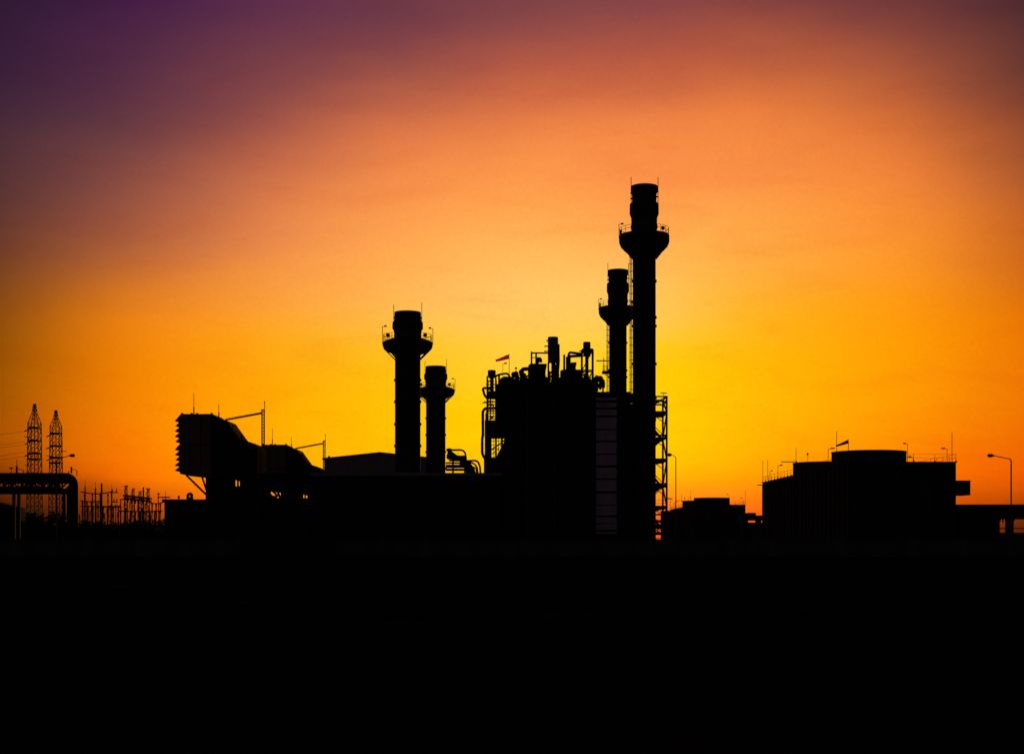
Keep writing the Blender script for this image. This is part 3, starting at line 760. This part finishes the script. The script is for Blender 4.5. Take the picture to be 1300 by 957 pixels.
# ------------------------------------------------------------------ street lamps
def street_lamp(label, px, d, top, arm_px, head_w, arm_dy=0, rad=.9, th=1.0):
    t = thing('street_lamp', label, 'street lamp', (X(px, d), d, 0), 'street lamps along the site road')
    zt = Z(top, d)
    sgn = 1 if arm_px > px else -1
    ax = X(arm_px, d)
    pts = bend([(X(px, d), d, 0), (X(px, d), d, zt * .5), (X(px, d), d, zt - .1), (ax, d, zt + arm_dy)], rad, 6)
    n = len(pts)
    MB().tube(pts, [(.13 - .075 * min(1, i / (n - 2))) * th for i in range(n)], 10).build('pole', 'galv', t)
    MB().lathe(X(px, d), d, [(.2, .35), (.26, .3), (.26, 0)], 12).build('base', 'galv', t)
    h = MB(); w = head_w / F * d
    c0 = Vector((ax, d, zt + arm_dy)); u = Vector((sgn, 0, .06))
    h.tube([c0 - u * w * .1, c0 + u * w * .2, c0 + u * w * .5, c0 + u * w * .85, c0 + u * w], [.07, .17, .2, .17, .08], 10)
    hd = h.build('lamp_head', 'steel', t)
    MB().box(min(ax + sgn * w * .3, ax + sgn * w * .85), max(ax + sgn * w * .3, ax + sgn * w * .85), d - .1, d + .1, c0.z - .2, c0.z - .10).build('lens', 'lens', hd)
    return t
street_lamp('curved arm street lamp rising before the far cooling tower next to the stair tower', 858, 172.0, 578.5, 852.5, 5, .12, .5, .6)
street_lamp('tall street lamp with a long arm standing by the raised bridge', 1283.7, 172.0, 581.8, 1261.5, 8, .34, .30)
street_lamp('street lamp whose arm reaches out past the lattice pylons', 72, 178.0, 582, 88.5, 6.5, .38, .4)

# ------------------------------------------------------------------ pipe bridge at the frame edge
def pipe_bridge():
    d = 180.0; t = thing('pipe_bridge', 'trussed bridge carrying a fat pipe that bends down to the ground before the pylons', 'pipe bridge', (X(30, d), d, 0))
    r = .56; zc = Z(605.6, d); xr = X(93.4, d)
    MB().tube(bend([(X(-160, d), d, zc), (xr, d, zc), (xr, d, -.2)], 1.15, 10), r, 24).build('pipe', 'steel', t)
    tr = MB(); zb = Z(624.8, d); x0, x1 = X(-160, d), xr - .5
    for y in (d - .9, d + .9):
        tr.bar((x0, y, zb), (x1, y, zb), .3, .46); tr.bar((x0, y, zc - r - .14), (x1, y, zc - r - .14), .22)
        n = 20; st = (x1 - x0) / n
        for i in range(n):
            a = x0 + i * st; up, dn_ = zc - r - .14, zb
            tr.bar((a, y, dn_ if i % 2 else up), (a + st, y, up if i % 2 else dn_), .18)
            tr.bar((a, y, dn_), (a, y, up), .12)
    rn = random.Random(9)
    for i in range(46):
        xx = x0 + (x1 - x0) * (i + rn.random()) / 46; tr.bar((xx, d + rn.uniform(-.6, .6), zb), (xx + rn.uniform(-.5, .5), d + rn.uniform(-.6, .6), zc - r), rn.uniform(.08, .2))
    tr.build('truss', 'steel', t)
    MB().box(x0, X(74, d), d + .1, d + .5, zb + .5, Z(617.3, d)).build('cable_tray', 'steel', t)
    sm = MB()
    for k in range(3): sm.tube([(x0, d - .6 + .6 * k, zb + .33), (x1, d - .6 + .6 * k, zb + .33)], .14)
    sm.build('small_pipe', 'steel', t)
    for px in (84, 21, -60, -140):
        for y in (d - .9, d + .9): MB().bar((X(px, d), y, 0), (X(px, d), y, zb - .24), .36).build('column', 'steel', t)
    gs = MB(); gs.prism([(X(79, d), zb), (X(88, d), zb - .05), (X(88, d), Z(616, d))], d - .1, d + .1); gs.build('gusset', 'steel', t)
    for px, top, w, rod in ((21.3, 591.6, .2, 583), (90.6, 592.3, .18, 0), (14.2, 594.5, .08, 0)):
        v = MB(); v.bar((X(px, d), d, zc + r - .05), (X(px, d), d, Z(top, d)), w)
        if rod: v.bar((X(px, d), d, Z(top, d)), (X(px, d), d, Z(rod, d)), .06)
        if px < 15: v.box(X(12, d), X(16.4, d), d - .1, d + .1, Z(595, d), Z(593.3, d))
        v.build('vent_post', 'steel', t)
    v = MB(); v.bar(P(23, 594.7, d), P(30, 597, d), .08); v.bar(P(30, 597, d), P(30, 601, d), .08); v.bar(P(92, 595.5, d), P(97.5, 597, d), .06); v.bar(P(97.6, 597, d), P(97.6, 604, d), .08); v.bar(P(87.2, 598, d), P(87.2, 601, d), .1); v.build('fitting', 'steel', t)
pipe_bridge()
def shed():
    d = 196.0; t = thing('shed', 'dark low shed with a sloping roof under the trussed pipe bridge', 'shed', (X(-30, d), d + 1, 0))
    xl, xm, xr = X(-100, d), X(-38, d), X(25, d); zr, ze = Z(630, d), Z(646, d)
    MB().prism([(xl, 0), (xl, ze), (xm, zr), (xr, ze), (xr, 0)], d, d + 2.2).build('wall', 'clad', t)
    MB().prism([(xl - .4, ze - .13), (xm, zr + .003), (xr + .4, ze - .13), (xr + .4, ze + .05), (xm, zr + .2), (xl - .4, ze + .05)], d - .4, d + 2.5).build('roof', 'steel', t)
shed()
def shed_shrub():
    d = 193.5; cx = X(29, d)
    t = thing('shrub', 'dark shrub growing against the corner of the low shed', 'shrub', (cx, d, 0), 'shrubs by the shed')
    b = MB(); leaf_cloud(b, cx, d, 0.1, 1.3, 1.1, 4.6, 1500, 0.17); b.build('crown', 'leaf', t)
    s_ = MB()
    for k in range(5): s_.tube([(cx, d, 0), (cx + random.uniform(-.4, .4), d, 1.4), (cx + random.uniform(-.8, .8), d, 3.2)], [.08, .05, .02], 6)
    s_.build('trunk', 'bark', t)
shed_shrub()

# ------------------------------------------------------------------ lattice pylons and their cables
def pylon(label, px, d, top, sh, arms, strings, posts, w_top, w_bot):
    cx = X(px, d); t = thing('lattice_pylon', label, 'pylon', (cx, d, 0), 'lattice pylons')
    zs, zt = Z(sh, d), Z(top, d)
    a0, a1 = w_bot / 2 / F * d, w_top / 2 / F * d
    hw = lambda z_: a0 + (a1 - a0) * z_ / zs
    for sx in (-1, 1):
        for sy in (-1, 1):
            MB().bar((cx + sx * a0 * 1.15, d + sy * a0 * 1.15, 0), (cx + sx * a1, d + sy * a1, zs), .24).build('leg', 'galv', t)
    b = MB(); n = 15; zz = [zs * i / n for i in range(n + 1)]
    for i in range(n):
        h0, h1 = hw(zz[i]), hw(zz[i + 1])
        for s_ in (-1, 1):
            b.bar((cx - h0, d + s_ * h0, zz[i]), (cx + h1, d + s_ * h1, zz[i + 1]), .13); b.bar((cx + h0, d + s_ * h0, zz[i]), (cx - h1, d + s_ * h1, zz[i + 1]), .13)
            b.bar((cx + s_ * h0, d - h0, zz[i]), (cx + s_ * h1, d + h1, zz[i + 1]), .13); b.bar((cx + s_ * h0, d + h0, zz[i]), (cx + s_ * h1, d - h1, zz[i + 1]), .13)
            b.bar((cx - h1, d + s_ * h1, zz[i + 1]), (cx + h1, d + s_ * h1, zz[i + 1]), .12)
    b.build('bracing', 'galv', t)
    p = MB()
    zm = zs + (zt - zs) * .5; rm = a1 * .40
    prof = lambda k: a1 + (rm - a1) * k / .5 if k < .5 else rm + (.28 - rm) * (k - .5) / .5
    for sx in (-1, 1):
        for sy in (-1, 1):
            p.bar((cx + sx * a1, d + sy * a1, zs), (cx + sx * rm, d + sy * rm, zm), .17); p.bar((cx + sx * rm, d + sy * rm, zm), (cx + sx * .28, d + sy * .28, zt), .17)
    for k in (.22, .45, .65, .85):
        z1, z2 = zs + (zt - zs) * k, zs + (zt - zs) * (k - .2); r1, r2 = prof(k), prof(k - .2)
        for s_ in (-1, 1):
            p.bar((cx - r1, d + s_ * r1, z1), (cx + r1, d + s_ * r1, z1), .11); p.bar((cx - r2, d + s_ * r2, z2), (cx + r1, d + s_ * r1, z1), .11); p.bar((cx + r2, d + s_ * r2, z2), (cx - r1, d + s_ * r1, z1), .11)
    p.bar((cx, d, 1.0), (cx, d, zt - .3), .22)
    p.box(cx - .32, cx + .32, d - .3, d + .3, zt - .5, zt); p.build('peak', 'galv', t)
    for py, ext in arms:
        MB().box(cx - a1 - ext, cx + a1 + ext, d - a1 - .1, d + a1 + .1, Z(py + 1.1, d), Z(py - .9, d)).build('cross_arm', 'galv', t)
    ends = []
    for (ax, ay), (bx, by) in strings:
        s = MB(); p0, p1 = P(ax, ay, d), P(bx, by, d)
        k = 9; pts = [p0.lerp(p1, i / (2 * k)) for i in range(2 * k + 1)]
        s.tube(pts, [.15 if i % 2 else .23 for i in range(2 * k + 1)], 8); s.build('insulator', 'steel', t)
        ends.append((p1.x, p1.y, p1.z))
    for (ax, ay), (bx, by) in posts:
        MB().bar(P(ax, ay, d), P(bx, by, d), .22).build('post_insulator', 'steel', t)
    return ends
e1 = pylon('taller lattice pylon with cables strung from one side', 43.9, 440.0, 512.6, 537,
           [(543, .1), (559.3, .1), (575.3, .1), (582.8, .35)],
           [((39, 543.8), (31, 547.6)), ((39, 560), (32, 564)), ((39, 576.2), (31, 579.2))],
           [((31.0, 554.2), (38.5, 554.7)), ((32, 590.3), (39, 590.8))], 12.6, 13.8)
e2 = pylon('shorter lattice pylon standing between the taller pylon and the street lamp arm', 71.0, 463.0, 520.8, 541,
           [(550.2, .05), (566, .05), (580.6, .05), (587.6, .4)],
           [((66, 551), (58.8, 554.5)), ((66, 566.8), (58.3, 569.7)), ((66, 581.6), (59, 584.6))],
           [((58.8, 578.3), (65.5, 578.8)), ((77.3, 572.4), (84.6, 573))], 11.2, 13.0)
cab = [((31, 547.6), (0, 551.8)), ((32, 564), (0, 568.6)), ((31.5, 560.5), (0, 565.1)), ((31, 579.2), (0, 583.8)), ((31.5, 574), (0, 578.6))]
labs = ['topmost overhead cable leaving the taller pylon', 'overhead cable leaving the lower end of the middle insulator of the taller pylon',
        'overhead cable just above the one from the middle insulator of the taller pylon', 'lowest overhead cable leaving the taller pylon', 'overhead cable just above the lowest cable of the taller pylon']
for (a, b), lab in zip(cab, labs):
    d = 440.0; p0 = P(*a, d); p1 = P(*b, d); s0 = (p1 - p0) / (p1.x - p0.x)
    pts = []
    for i in range(25):
        u = i / 24; x = p0.x - 130 * u
        zz = p0.z + (x - p0.x) * s0.z + 130 * 130 * u * u * .00055
        pts.append((x, d - 0, zz))
    tag(MB().tube(pts, .045, 5).build('overhead_cable', 'steel', loc=p0), lab, 'cable', 'overhead cables')

# ------------------------------------------------------------------ switchyard masts and gantries
DS = 300.0
def mast(label, px, top, w, rod=None, arm=None, d=DS, nm='switchyard_mast'):
    t = thing(nm, label, 'mast', (X(px, d), d, 0), 'switchyard masts')
    ww = w / F * d
    MB().tube([(X(px, d), d, 0), (X(px, d), d, Z(top, d))], [ww * .55, ww * .45], 10).build('pole', 'steel', t)
    if rod: MB().bar((X(px, d), d, Z(top, d)), (X(px, d), d, Z(rod, d)), .08).build('lightning_rod', 'galv', t)
    if arm:
        a = MB()
        for x0, x1, py, hang in arm:
            a.bar(P(x0, py, d), P(x1, py, d), .22)
            for k in range(hang):
                q = x0 + (x1 - x0) * (k + .7) / hang
                a.bar(P(q, py, d), P(q, py - 4.5, d), .16); a.bar(P(q - .6, py - 1.5, d), P(q + .6, py - 1.5, d), .12)
        a.build('cross_arm', 'steel', t)
    return t
mast('switchyard mast with a lightning spike next to the fat bent pipe', 108, 617.2, 1.9, 609)
mast('switchyard mast with a short spike, second along from the bent pipe', 121.2, 619.3, 1.9, 612)
mast('thick plain switchyard mast, tallest next to the spiked pair', 129, 613.2, 2.5)
mast('switchyard mast carrying two cross arms of upright insulators', 141.8, 622.3, 2.1, 615.5, [(139, 149.5, 625, 2), (142, 149.5, 637, 2), (128, 154, 643.5, 0)])
mast('short switchyard post standing beside the lattice gantry', 153.3, 633.5, 1.5, None, [(152, 160, 633.8, 0)])
mast('thick plain switchyard mast rising through the lattice gantry', 182, 618.3, 2.2)
mast('slim mast with a cross bar head between the gantry and the hut', 201.0, 626.2, 1.2, None, [(199.6, 203.4, 626.5, 0), (200, 216, 631.2, 0)])
mast('thin spiked rod mast standing behind the hut roof', 210.0, 632, 1.2, 624, [(205, 215.5, 631, 0)])
# busbar beams between the first four masts
def busbar(label, px0, px1, py, n, sag=0.4):
    d = DS; a, c = P(px0, py, d), P(px1, py, d)
    t = thing('busbar_beam', label, 'busbar', (a.x, d, 0), 'switchyard busbars')
    pts = [a.lerp(c, i / 12) + Vector((0, 0, -sag * math.sin(math.pi * i / 12))) for i in range(13)]
    MB().tube(pts, .14, 6).build('bar', 'steel', t)
    for i in range(n):
        p = a.lerp(c, (i + .5) / n); k = MB()
        k.tube([(p.x, d, p.z - sag), (p.x, d, p.z - 1.2), (p.x, d, p.z - 2.4)], [.2, .12, .18], 8)
        k.bar((p.x, d, 0), (p.x, d, p.z - 2.4), .16); k.build('support', 'steel', t)
busbar('upper busbar joining the spiked masts next to the bent pipe', 102.5, 142, 624.2, 4)
busbar('middle busbar slung under the upper one across the spiked masts', 102, 130, 635.5, 5, .2)
busbar('long low busbar running from the bent pipe to the short post', 102, 153.5, 642.2, 8, .1)
busbar('low busbar running behind the lattice gantry to the hut', 150, 206, 648.5, 9, .1)
busbar('short busbar between the lattice gantry and the hut', 190.5, 206, 638, 3, .2)
def gantry():
    d = DS; t = thing('lattice_gantry', 'switchyard lattice gantry with a sloping trussed beam and tall peaks', 'gantry', (X(175, d), d, 0))
    for px, top in ((160, 616.8), (169, 619.6), (177.8, 623.0), (188, 620.2)):
        l = MB(); x = X(px, d); w = .34
        for sx in (-1, 1):
            for sy in (-1, 1): l.bar((x + sx * w * 1.3, d + sy * w * 1.3, 0), (x + sx * w * .5, d + sy * w * .5, Z(top, d)), .11)
        n = 12
        for i in range(n):
            za, zc = Z(top, d) * i / n, Z(top, d) * (i + 1) / n
            for sy in (-1, 1):
                s_ = 1 if i % 2 else -1
                l.bar((x - s_ * w, d + sy * w, za), (x + s_ * w, d + sy * w, zc), .08)
        if px in (160, 188): l.bar((x - .45, d, Z(top, d)), (x + .45, d, Z(top, d)), .2)
        l.build('leg', 'steel', t)
    b = MB()
    for y in (d - .6, d + .6):
        for o_ in (0, 5.0):
            b.bar((X(157, d), y, Z(628 + o_, d)), (X(192, d), y, Z(632.3 + o_, d)), .2)
        for i in range(18):
            pa, pb = 157.5 + i * 1.9, 159.4 + i * 1.9
            ya, yb = 628 + (pa - 157) * .123, 628 + (pb - 157) * .123
            b.bar((X(pa, d), y, Z(ya + (5 if i % 2 else 0), d)), (X(pb, d), y, Z(yb + (0 if i % 2 else 5), d)), .15)
    b.build('beam', 'steel', t)
    for px in (162.5, 166, 172, 175, 181, 186):
        py = 633 + (px - 157) * .123; i = MB()
        i.tube([P(px, py, d), P(px, py + 1.5, d), P(px, py + 3, d), P(px, py + 4.5, d)], [.1, .18, .1, .18], 8); i.build('insulator', 'steel', t)
gantry()
rnd = random.Random(11)
for k in range(30):
    px = 101 + k * 3.5 + rnd.uniform(-1, 1); d = rnd.uniform(285, 315); top = rnd.uniform(636, 654)
    t = thing('post_insulator', 'slim ribbed insulator post standing low in the switchyard', 'insulator post', (X(px, d), d, 0), 'insulator posts low in the switchyard')
    MB().bar((X(px, d), d, 0), (X(px, d), d, Z(top + 7, d)), .13).build('stand', 'steel', t)
    n = 10; zz = [Z(top + 7, d) + (Z(top, d) - Z(top + 7, d)) * i / n for i in range(n + 1)]
    MB().tube([(X(px, d), d, q) for q in zz], [.16 if i % 2 else .10 for i in range(n + 1)], 8).build('insulator', 'steel', t)

# ------------------------------------------------------------------ right hand bridge and the small rack
def low_bridge():
    d = 230.0; t = thing('service_bridge', 'long dark raised service bridge on columns beyond the larger cooling tower', 'bridge', (X(1290, d), d, 0))
    x0, x1 = X(1205, d), X(1420, d)
    MB().box(x0, x1, d - 1.5, d + 1.5, Z(656.5, d), Z(642.6, d)).build('deck', 'clad', t)
    MB().box(x0, x1, d - 1.6, d + 1.6, Z(642.597, d), Z(640.4, d)).build('parapet', 'steel', t)
    tr = MB()
    for y in (d - 1.0, d + 1.0): tr.bar((x0, y, Z(657.8, d)), (x1, y, Z(657.8, d)), .3)
    for y in (d - 1.0,): tr.bar((x0, y, Z(670.6, d)), (x1, y, Z(670.6, d)), .16)
    tr.build('beam', 'steel', t)
    for px, w in ((1265, .5), (1281.5, .8), (1312, .6), (1350, .6), (1390, .6)):
        MB().box(X(px, d) - w / 2, X(px, d) + w / 2, d - .9, d + .9, 0, Z(656.6, d)).build('column', 'steel', t)
    MB().box(X(1208, d), X(1262, d), d - .6, d + .6, 0, Z(656.6, d)).build('infill_wall', 'clad', t)
    MB().box(X(1262, d) + .01, x1, d - .5, d + .5, 0, Z(676, d)).build('plinth', 'conc', t)
    h = MB()
    for k in range(7): h.bar(P(1266 + k * 3.6, 657, d), P(1266 + k * 3.6, 661 + (k % 3), d), .2)
    h.build_each('hanger', 'steel', t)
low_bridge()
def far_hut():
    d = 262.0; t = thing('plant_hut', 'small dark flat roofed hut between the stair tower and the far cooling tower', 'hut', (X(847, d), d + 3, 0))
    x0, x1, zr = X(841.6, d), X(854, d), Z(648, d)
    MB().box(x0 + .1, x1 - .1, d, d + 5, 0, zr - .25).build('wall', 'clad', t)
    MB().box(x0, x1, d - .2, d + 5.2, zr - .247, zr).build('roof', 'steel', t)
    MB().box(x0 + .5, x0 + 1.4, d - .05, d - .003, .05, 2.1).build('door', 'steel', t)
far_hut()
def small_rack():
    d = 310.0; t = thing('pipe_rack', 'small dark pipe rack in the gap between the two cooling towers', 'pipe rack', (X(958, d), d, 0))
    MB().box(X(940, d), X(980, d), d - 1, d + 1, Z(660.6, d), Z(654, d)).build('deck', 'clad', t)
    MB().box(X(949, d), X(958.8, d), d - .9, d + .9, Z(653.99, d), Z(650.8, d)).build('cable_box', 'steel', t)
    MB().box(X(940, d), X(980, d), d - .8, d + .8, 0, Z(663.0, d)).build('plinth', 'conc', t)
    for px in (946, 962.5, 975): MB().box(X(px, d) - .6, X(px, d) + .6, d - .5, d + .5, Z(663.1, d), Z(660.61, d)).build('column', 'steel', t)
small_rack()

# ------------------------------------------------------------------ dusk sky
W = bpy.data.worlds.new('World'); SC.world = W; W.use_nodes = True
nt = W.node_tree; N = nt.nodes; L = nt.links
for n_ in list(N): N.remove(n_)
XS = [0, 150, 330, 500, 650, 820, 970, 1150, 1300]
YS = [0, 80, 160, 240, 320, 400, 460, 520, 570, 610, 650, 690]
T = [
 [(46,24,50),(64,27,66),(92,44,74),(106,55,72),(122,65,72),(132,67,69),(130,64,63),(108,54,56),(78,41,47)],
 [(57,29,56),(80,40,66),(116,60,70),(144,74,70),(180,90,68),(188,93,66),(190,96,61),(156,79,57),(105,55,48)],
 [(72,42,55),(105,59,65),(160,84,70),(212,113,71),(232,127,70),(238,131,68),(236,129,62),(205,106,54),(147,74,46)],
 [(88,50,51),(138,76,64),(206,114,72),(245,143,74),(254,157,76),(253,153,74),(251,149,68),(239,131,54),(184,93,42)],
 [(110,60,40),(174,95,54),(236,139,69),(255,168,80),(255,182,89),(255,182,85),(255,169,64),(251,147,42),(207,105,26)],
 [(142,76,12),(228,124,18),(253,160,46),(255,187,74),(255,200,97),(255,200,82),(255,178,30),(255,152,8),(230,118,2)],
 [(154,82,0),(235,126,0),(255,165,8),(255,190,22),(255,205,50),(255,203,12),(255,182,0),(255,155,0),(239,121,0)],
 [(166,84,0),(242,126,0),(255,168,0),(255,192,0),(255,206,0),(255,206,0),(255,183,0),(255,150,0),(240,117,0)],
 [(168,78,0),(246,119,0),(255,168,0),(255,193,0),(255,205,0),(255,204,0),(255,172,0),(255,138,0),(239,104,0)],
 [(115,46,0),(238,104,0),(255,148,6),(255,185,14),(255,190,8),(255,183,6),(255,148,4),(255,118,0),(232,88,0)],
 [(38,17,5),(140,54,8),(255,118,18),(255,150,28),(255,140,28),(255,110,26),(255,108,18),(235,88,4),(118,43,6)],
 [(20,9,4),(78,30,8),(180,70,14),(200,90,20),(230,90,25),(255,82,24),(220,78,18),(130,48,8),(56,21,5)],
]
def lin(c): 
    c = c / 255
    return c / 12.92 if c <= .04045 else ((c + .055) / 1.055) ** 2.4
def cr1(xs, ys, x):
    """monotone-ish cubic through samples, clamped"""
    if x <= xs[0]: return ys[0]
    if x >= xs[-1]: return ys[-1]
    i = max(k for k in range(len(xs) - 1) if xs[k] <= x)
    h = xs[i + 1] - xs[i]; u = (x - xs[i]) / h
    def slope(k):
        if k == 0: return (ys[1] - ys[0]) / (xs[1] - xs[0])
        if k == len(xs) - 1: return (ys[-1] - ys[-2]) / (xs[-1] - xs[-2])
        return (ys[k + 1] - ys[k - 1]) / (xs[k + 1] - xs[k - 1])
    m0, m1_ = slope(i) * h, slope(i + 1) * h
    v = (2 * u ** 3 - 3 * u * u + 1) * ys[i] + (u ** 3 - 2 * u * u + u) * m0 + (-2 * u ** 3 + 3 * u * u) * ys[i + 1] + (u ** 3 - u * u) * m1_
    return v
def photo_rgb(px, py):
    out = []
    for c in range(3):
        col = [cr1(XS, [T[j][i][c] for i in range(len(XS))], px) for j in range(len(YS))]
        out.append(min(255, max(0, cr1(YS, col, py))))
    return out
DUSK_HI, DUSK_LO = (30, 20, 36), (34, 28, 36)
EL_MAX = 40.0
def node(tp, **kw):
    n_ = N.new(tp)
    for k, v in kw.items(): setattr(n_, k, v)
    return n_
tc = node('ShaderNodeTexCoord'); sep = node('ShaderNodeSeparateXYZ'); L.new(tc.outputs['Generated'], sep.inputs[0])
azn = node('ShaderNodeMath', operation='ARCTAN2'); L.new(sep.outputs['X'], azn.inputs[0]); L.new(sep.outputs['Y'], azn.inputs[1])
eln = node('ShaderNodeMath', operation='ARCSINE'); L.new(sep.outputs['Z'], eln.inputs[0])
# thin uneven veils of cloud: wobble the elevation and the brightness by stretched noise
mp = node('ShaderNodeMapping'); mp.inputs['Scale'].default_value = (5, 5, 16); mp.inputs['Rotation'].default_value = (0, .12, 0); L.new(tc.outputs['Generated'], mp.inputs['Vector'])
nz = node('ShaderNodeTexNoise'); nz.inputs['Scale'].default_value = 1.6; nz.inputs['Detail'].default_value = 5; nz.inputs['Roughness'].default_value = .5; L.new(mp.outputs['Vector'], nz.inputs['Vector'])
wob = node('ShaderNodeMapRange'); wob.inputs['From Min'].default_value = .3; wob.inputs['From Max'].default_value = .7; wob.inputs['To Min'].default_value = -R(.35); wob.inputs['To Max'].default_value = R(.35); L.new(nz.outputs['Fac'], wob.inputs['Value'])
el2 = node('ShaderNodeMath', operation='ADD'); L.new(eln.outputs[0], el2.inputs[0]); L.new(wob.outputs[0], el2.inputs[1])
fac = node('ShaderNodeMapRange'); fac.inputs['From Min'].default_value = 0; fac.inputs['From Max'].default_value = R(EL_MAX); L.new(el2.outputs[0], fac.inputs['Value'])
def ramp(fn):
    r = node('ShaderNodeValToRGB'); cr = r.color_ramp; cr.interpolation = 'LINEAR'
    els = [i * 21.5 / 25 for i in range(26)] + [24, 28, 33, 40]
    while len(cr.elements) < len(els): cr.elements.new(.5)
    for k, e in enumerate(els):
        cr.elements[k].position = e / EL_MAX
    for k, e in enumerate(els):
        cr.elements[k].color = (*fn(e), 1)
    L.new(fac.outputs[0], r.inputs['Fac']); return r
def inview(px):
    az = math.atan((px - CX) / F)
    def fn(e):
        py = HY - math.tan(R(e)) * F / math.cos(az)
        c = [lin(v) for v in photo_rgb(px, max(0, py))]
        if py < 0:
            k = min(1, -py / 900); k = k * k * (3 - 2 * k)
            c = [a * (1 - k) + lin(b) * k for a, b in zip(c, DUSK_HI)]
        return c
    return az, fn
cols = []
flat = lambda a, b: (lambda e: [lin(p) * (1 - min(1, e / 30)) + lin(q) * min(1, e / 30) for p, q in zip(a, b)])
cols.append((-math.pi, flat((53, 47, 49), (36, 30, 40))))
cols.append((-R(75), flat((38, 28, 34), (32, 24, 38))))
cols.append((-R(36), lambda e: [lin(v) for v in ((34, 18, 14) if e < 6 else (40, 22, 24))]))
for i in range(27): cols.append(inview(1300 * i / 26))
cols.append((R(36), lambda e: [lin(v) for v in ((60, 26, 12) if e < 6 else (52, 28, 26))]))
cols.append((R(75), flat((38, 28, 34), (32, 24, 38))))
cols.append((math.pi, flat((53, 47, 49), (36, 30, 40))))
cur = None
for k, (az, fn) in enumerate(cols):
    r = ramp(fn)
    if cur is None: cur = r.outputs['Color']; pa = az; continue
    m = node('ShaderNodeMapRange'); m.inputs['From Min'].default_value = pa; m.inputs['From Max'].default_value = az; L.new(azn.outputs[0], m.inputs['Value'])
    x = node('ShaderNodeMix', data_type='RGBA'); L.new(m.outputs[0], x.inputs[0]); L.new(cur, x.inputs[6]); L.new(r.outputs['Color'], x.inputs[7])
    cur = x.outputs[2]; pa = az
# fine mottling of the haze
n3 = node('ShaderNodeTexNoise'); n3.inputs['Scale'].default_value = 420; n3.inputs['Detail'].default_value = 3; L.new(tc.outputs['Generated'], n3.inputs['Vector'])
mr = node('ShaderNodeMapRange'); mr.inputs['From Min'].default_value = .25; mr.inputs['From Max'].default_value = .75; mr.inputs['To Min'].default_value = .965; mr.inputs['To Max'].default_value = 1.035; L.new(n3.outputs['Fac'], mr.inputs['Value'])
bm_ = node('ShaderNodeVectorMath', operation='SCALE'); L.new(cur, bm_.inputs[0]); L.new(mr.outputs[0], bm_.inputs['Scale'])
mp2 = node('ShaderNodeMapping'); mp2.inputs['Scale'].default_value = (4, 4, 17); mp2.inputs['Rotation'].default_value = (0, .22, 0); mp2.inputs['Location'].default_value = (3.1, .7, 1.9); L.new(tc.outputs['Generated'], mp2.inputs['Vector'])
n4 = node('ShaderNodeTexNoise'); n4.inputs['Scale'].default_value = 2.6; n4.inputs['Detail'].default_value = 7; n4.inputs['Roughness'].default_value = .55; n4.inputs['Distortion'].default_value = .8; L.new(mp2.outputs[0], n4.inputs['Vector'])
mr4 = node('ShaderNodeMapRange'); mr4.inputs['From Min'].default_value = .5; mr4.inputs['From Max'].default_value = .78; L.new(n4.outputs['Fac'], mr4.inputs['Value'])
veil = node('ShaderNodeMix', data_type='RGBA', blend_type='MULTIPLY'); veil.inputs[7].default_value = (.965, .88, .86, 1); L.new(mr4.outputs[0], veil.inputs[0]); L.new(bm_.outputs[0], veil.inputs[6])
bg1 = node('ShaderNodeBackground'); L.new(veil.outputs[2], bg1.inputs['Color']); bg1.inputs['Strength'].default_value = 1.0
SUN_AZ, SUN_EL = 5.5, 1.2
sky = node('ShaderNodeTexSky'); sky.sky_type = 'NISHITA'; sky.sun_disc = False
sky.sun_elevation = R(SUN_EL); sky.sun_rotation = R(SUN_AZ)
bg2 = node('ShaderNodeBackground'); L.new(sky.outputs[0], bg2.inputs['Color']); bg2.inputs['Strength'].default_value = 0.0008
ad = node('ShaderNodeAddShader'); L.new(bg1.outputs[0], ad.inputs[0]); L.new(bg2.outputs[0], ad.inputs[1])
ow = node('ShaderNodeOutputWorld'); L.new(ad.outputs[0], ow.inputs['Surface'])

# low sun behind the plant
sl = bpy.data.lights.new('sun', 'SUN'); sl.energy = 0.25; sl.angle = R(.5); sl.color = (1, .55, .22)
so = bpy.data.objects.new('sun', sl); COL.objects.link(so)
dirv = Vector((math.sin(R(SUN_AZ)) * math.cos(R(SUN_EL)), math.cos(R(SUN_AZ)) * math.cos(R(SUN_EL)), math.sin(R(SUN_EL))))
so.rotation_euler = dirv.to_track_quat('Z', 'Y').to_euler(); so.location = dirv * 500

# ------------------------------------------------------------------ camera
cam = bpy.data.cameras.new('camera'); co = bpy.data.objects.new('camera', cam); COL.objects.link(co)
co.location = (0, 0, EYE); co.rotation_euler = (R(90), 0, 0)
cam.sensor_width = 36; cam.sensor_fit = 'HORIZONTAL'; cam.lens = F / 1300 * 36
cam.shift_x = 0; cam.shift_y = (HY - 478.5) / 1300
cam.clip_start = .1; cam.clip_end = 20000
SC.camera = co
SC.render.engine = 'CYCLES'
vs = SC.view_settings
SC.display_settings.display_device = 'sRGB'
vs.view_transform = 'Standard'; vs.look = 'None'; vs.exposure = 0; vs.gamma = 1; vs.use_curve_mapping = False
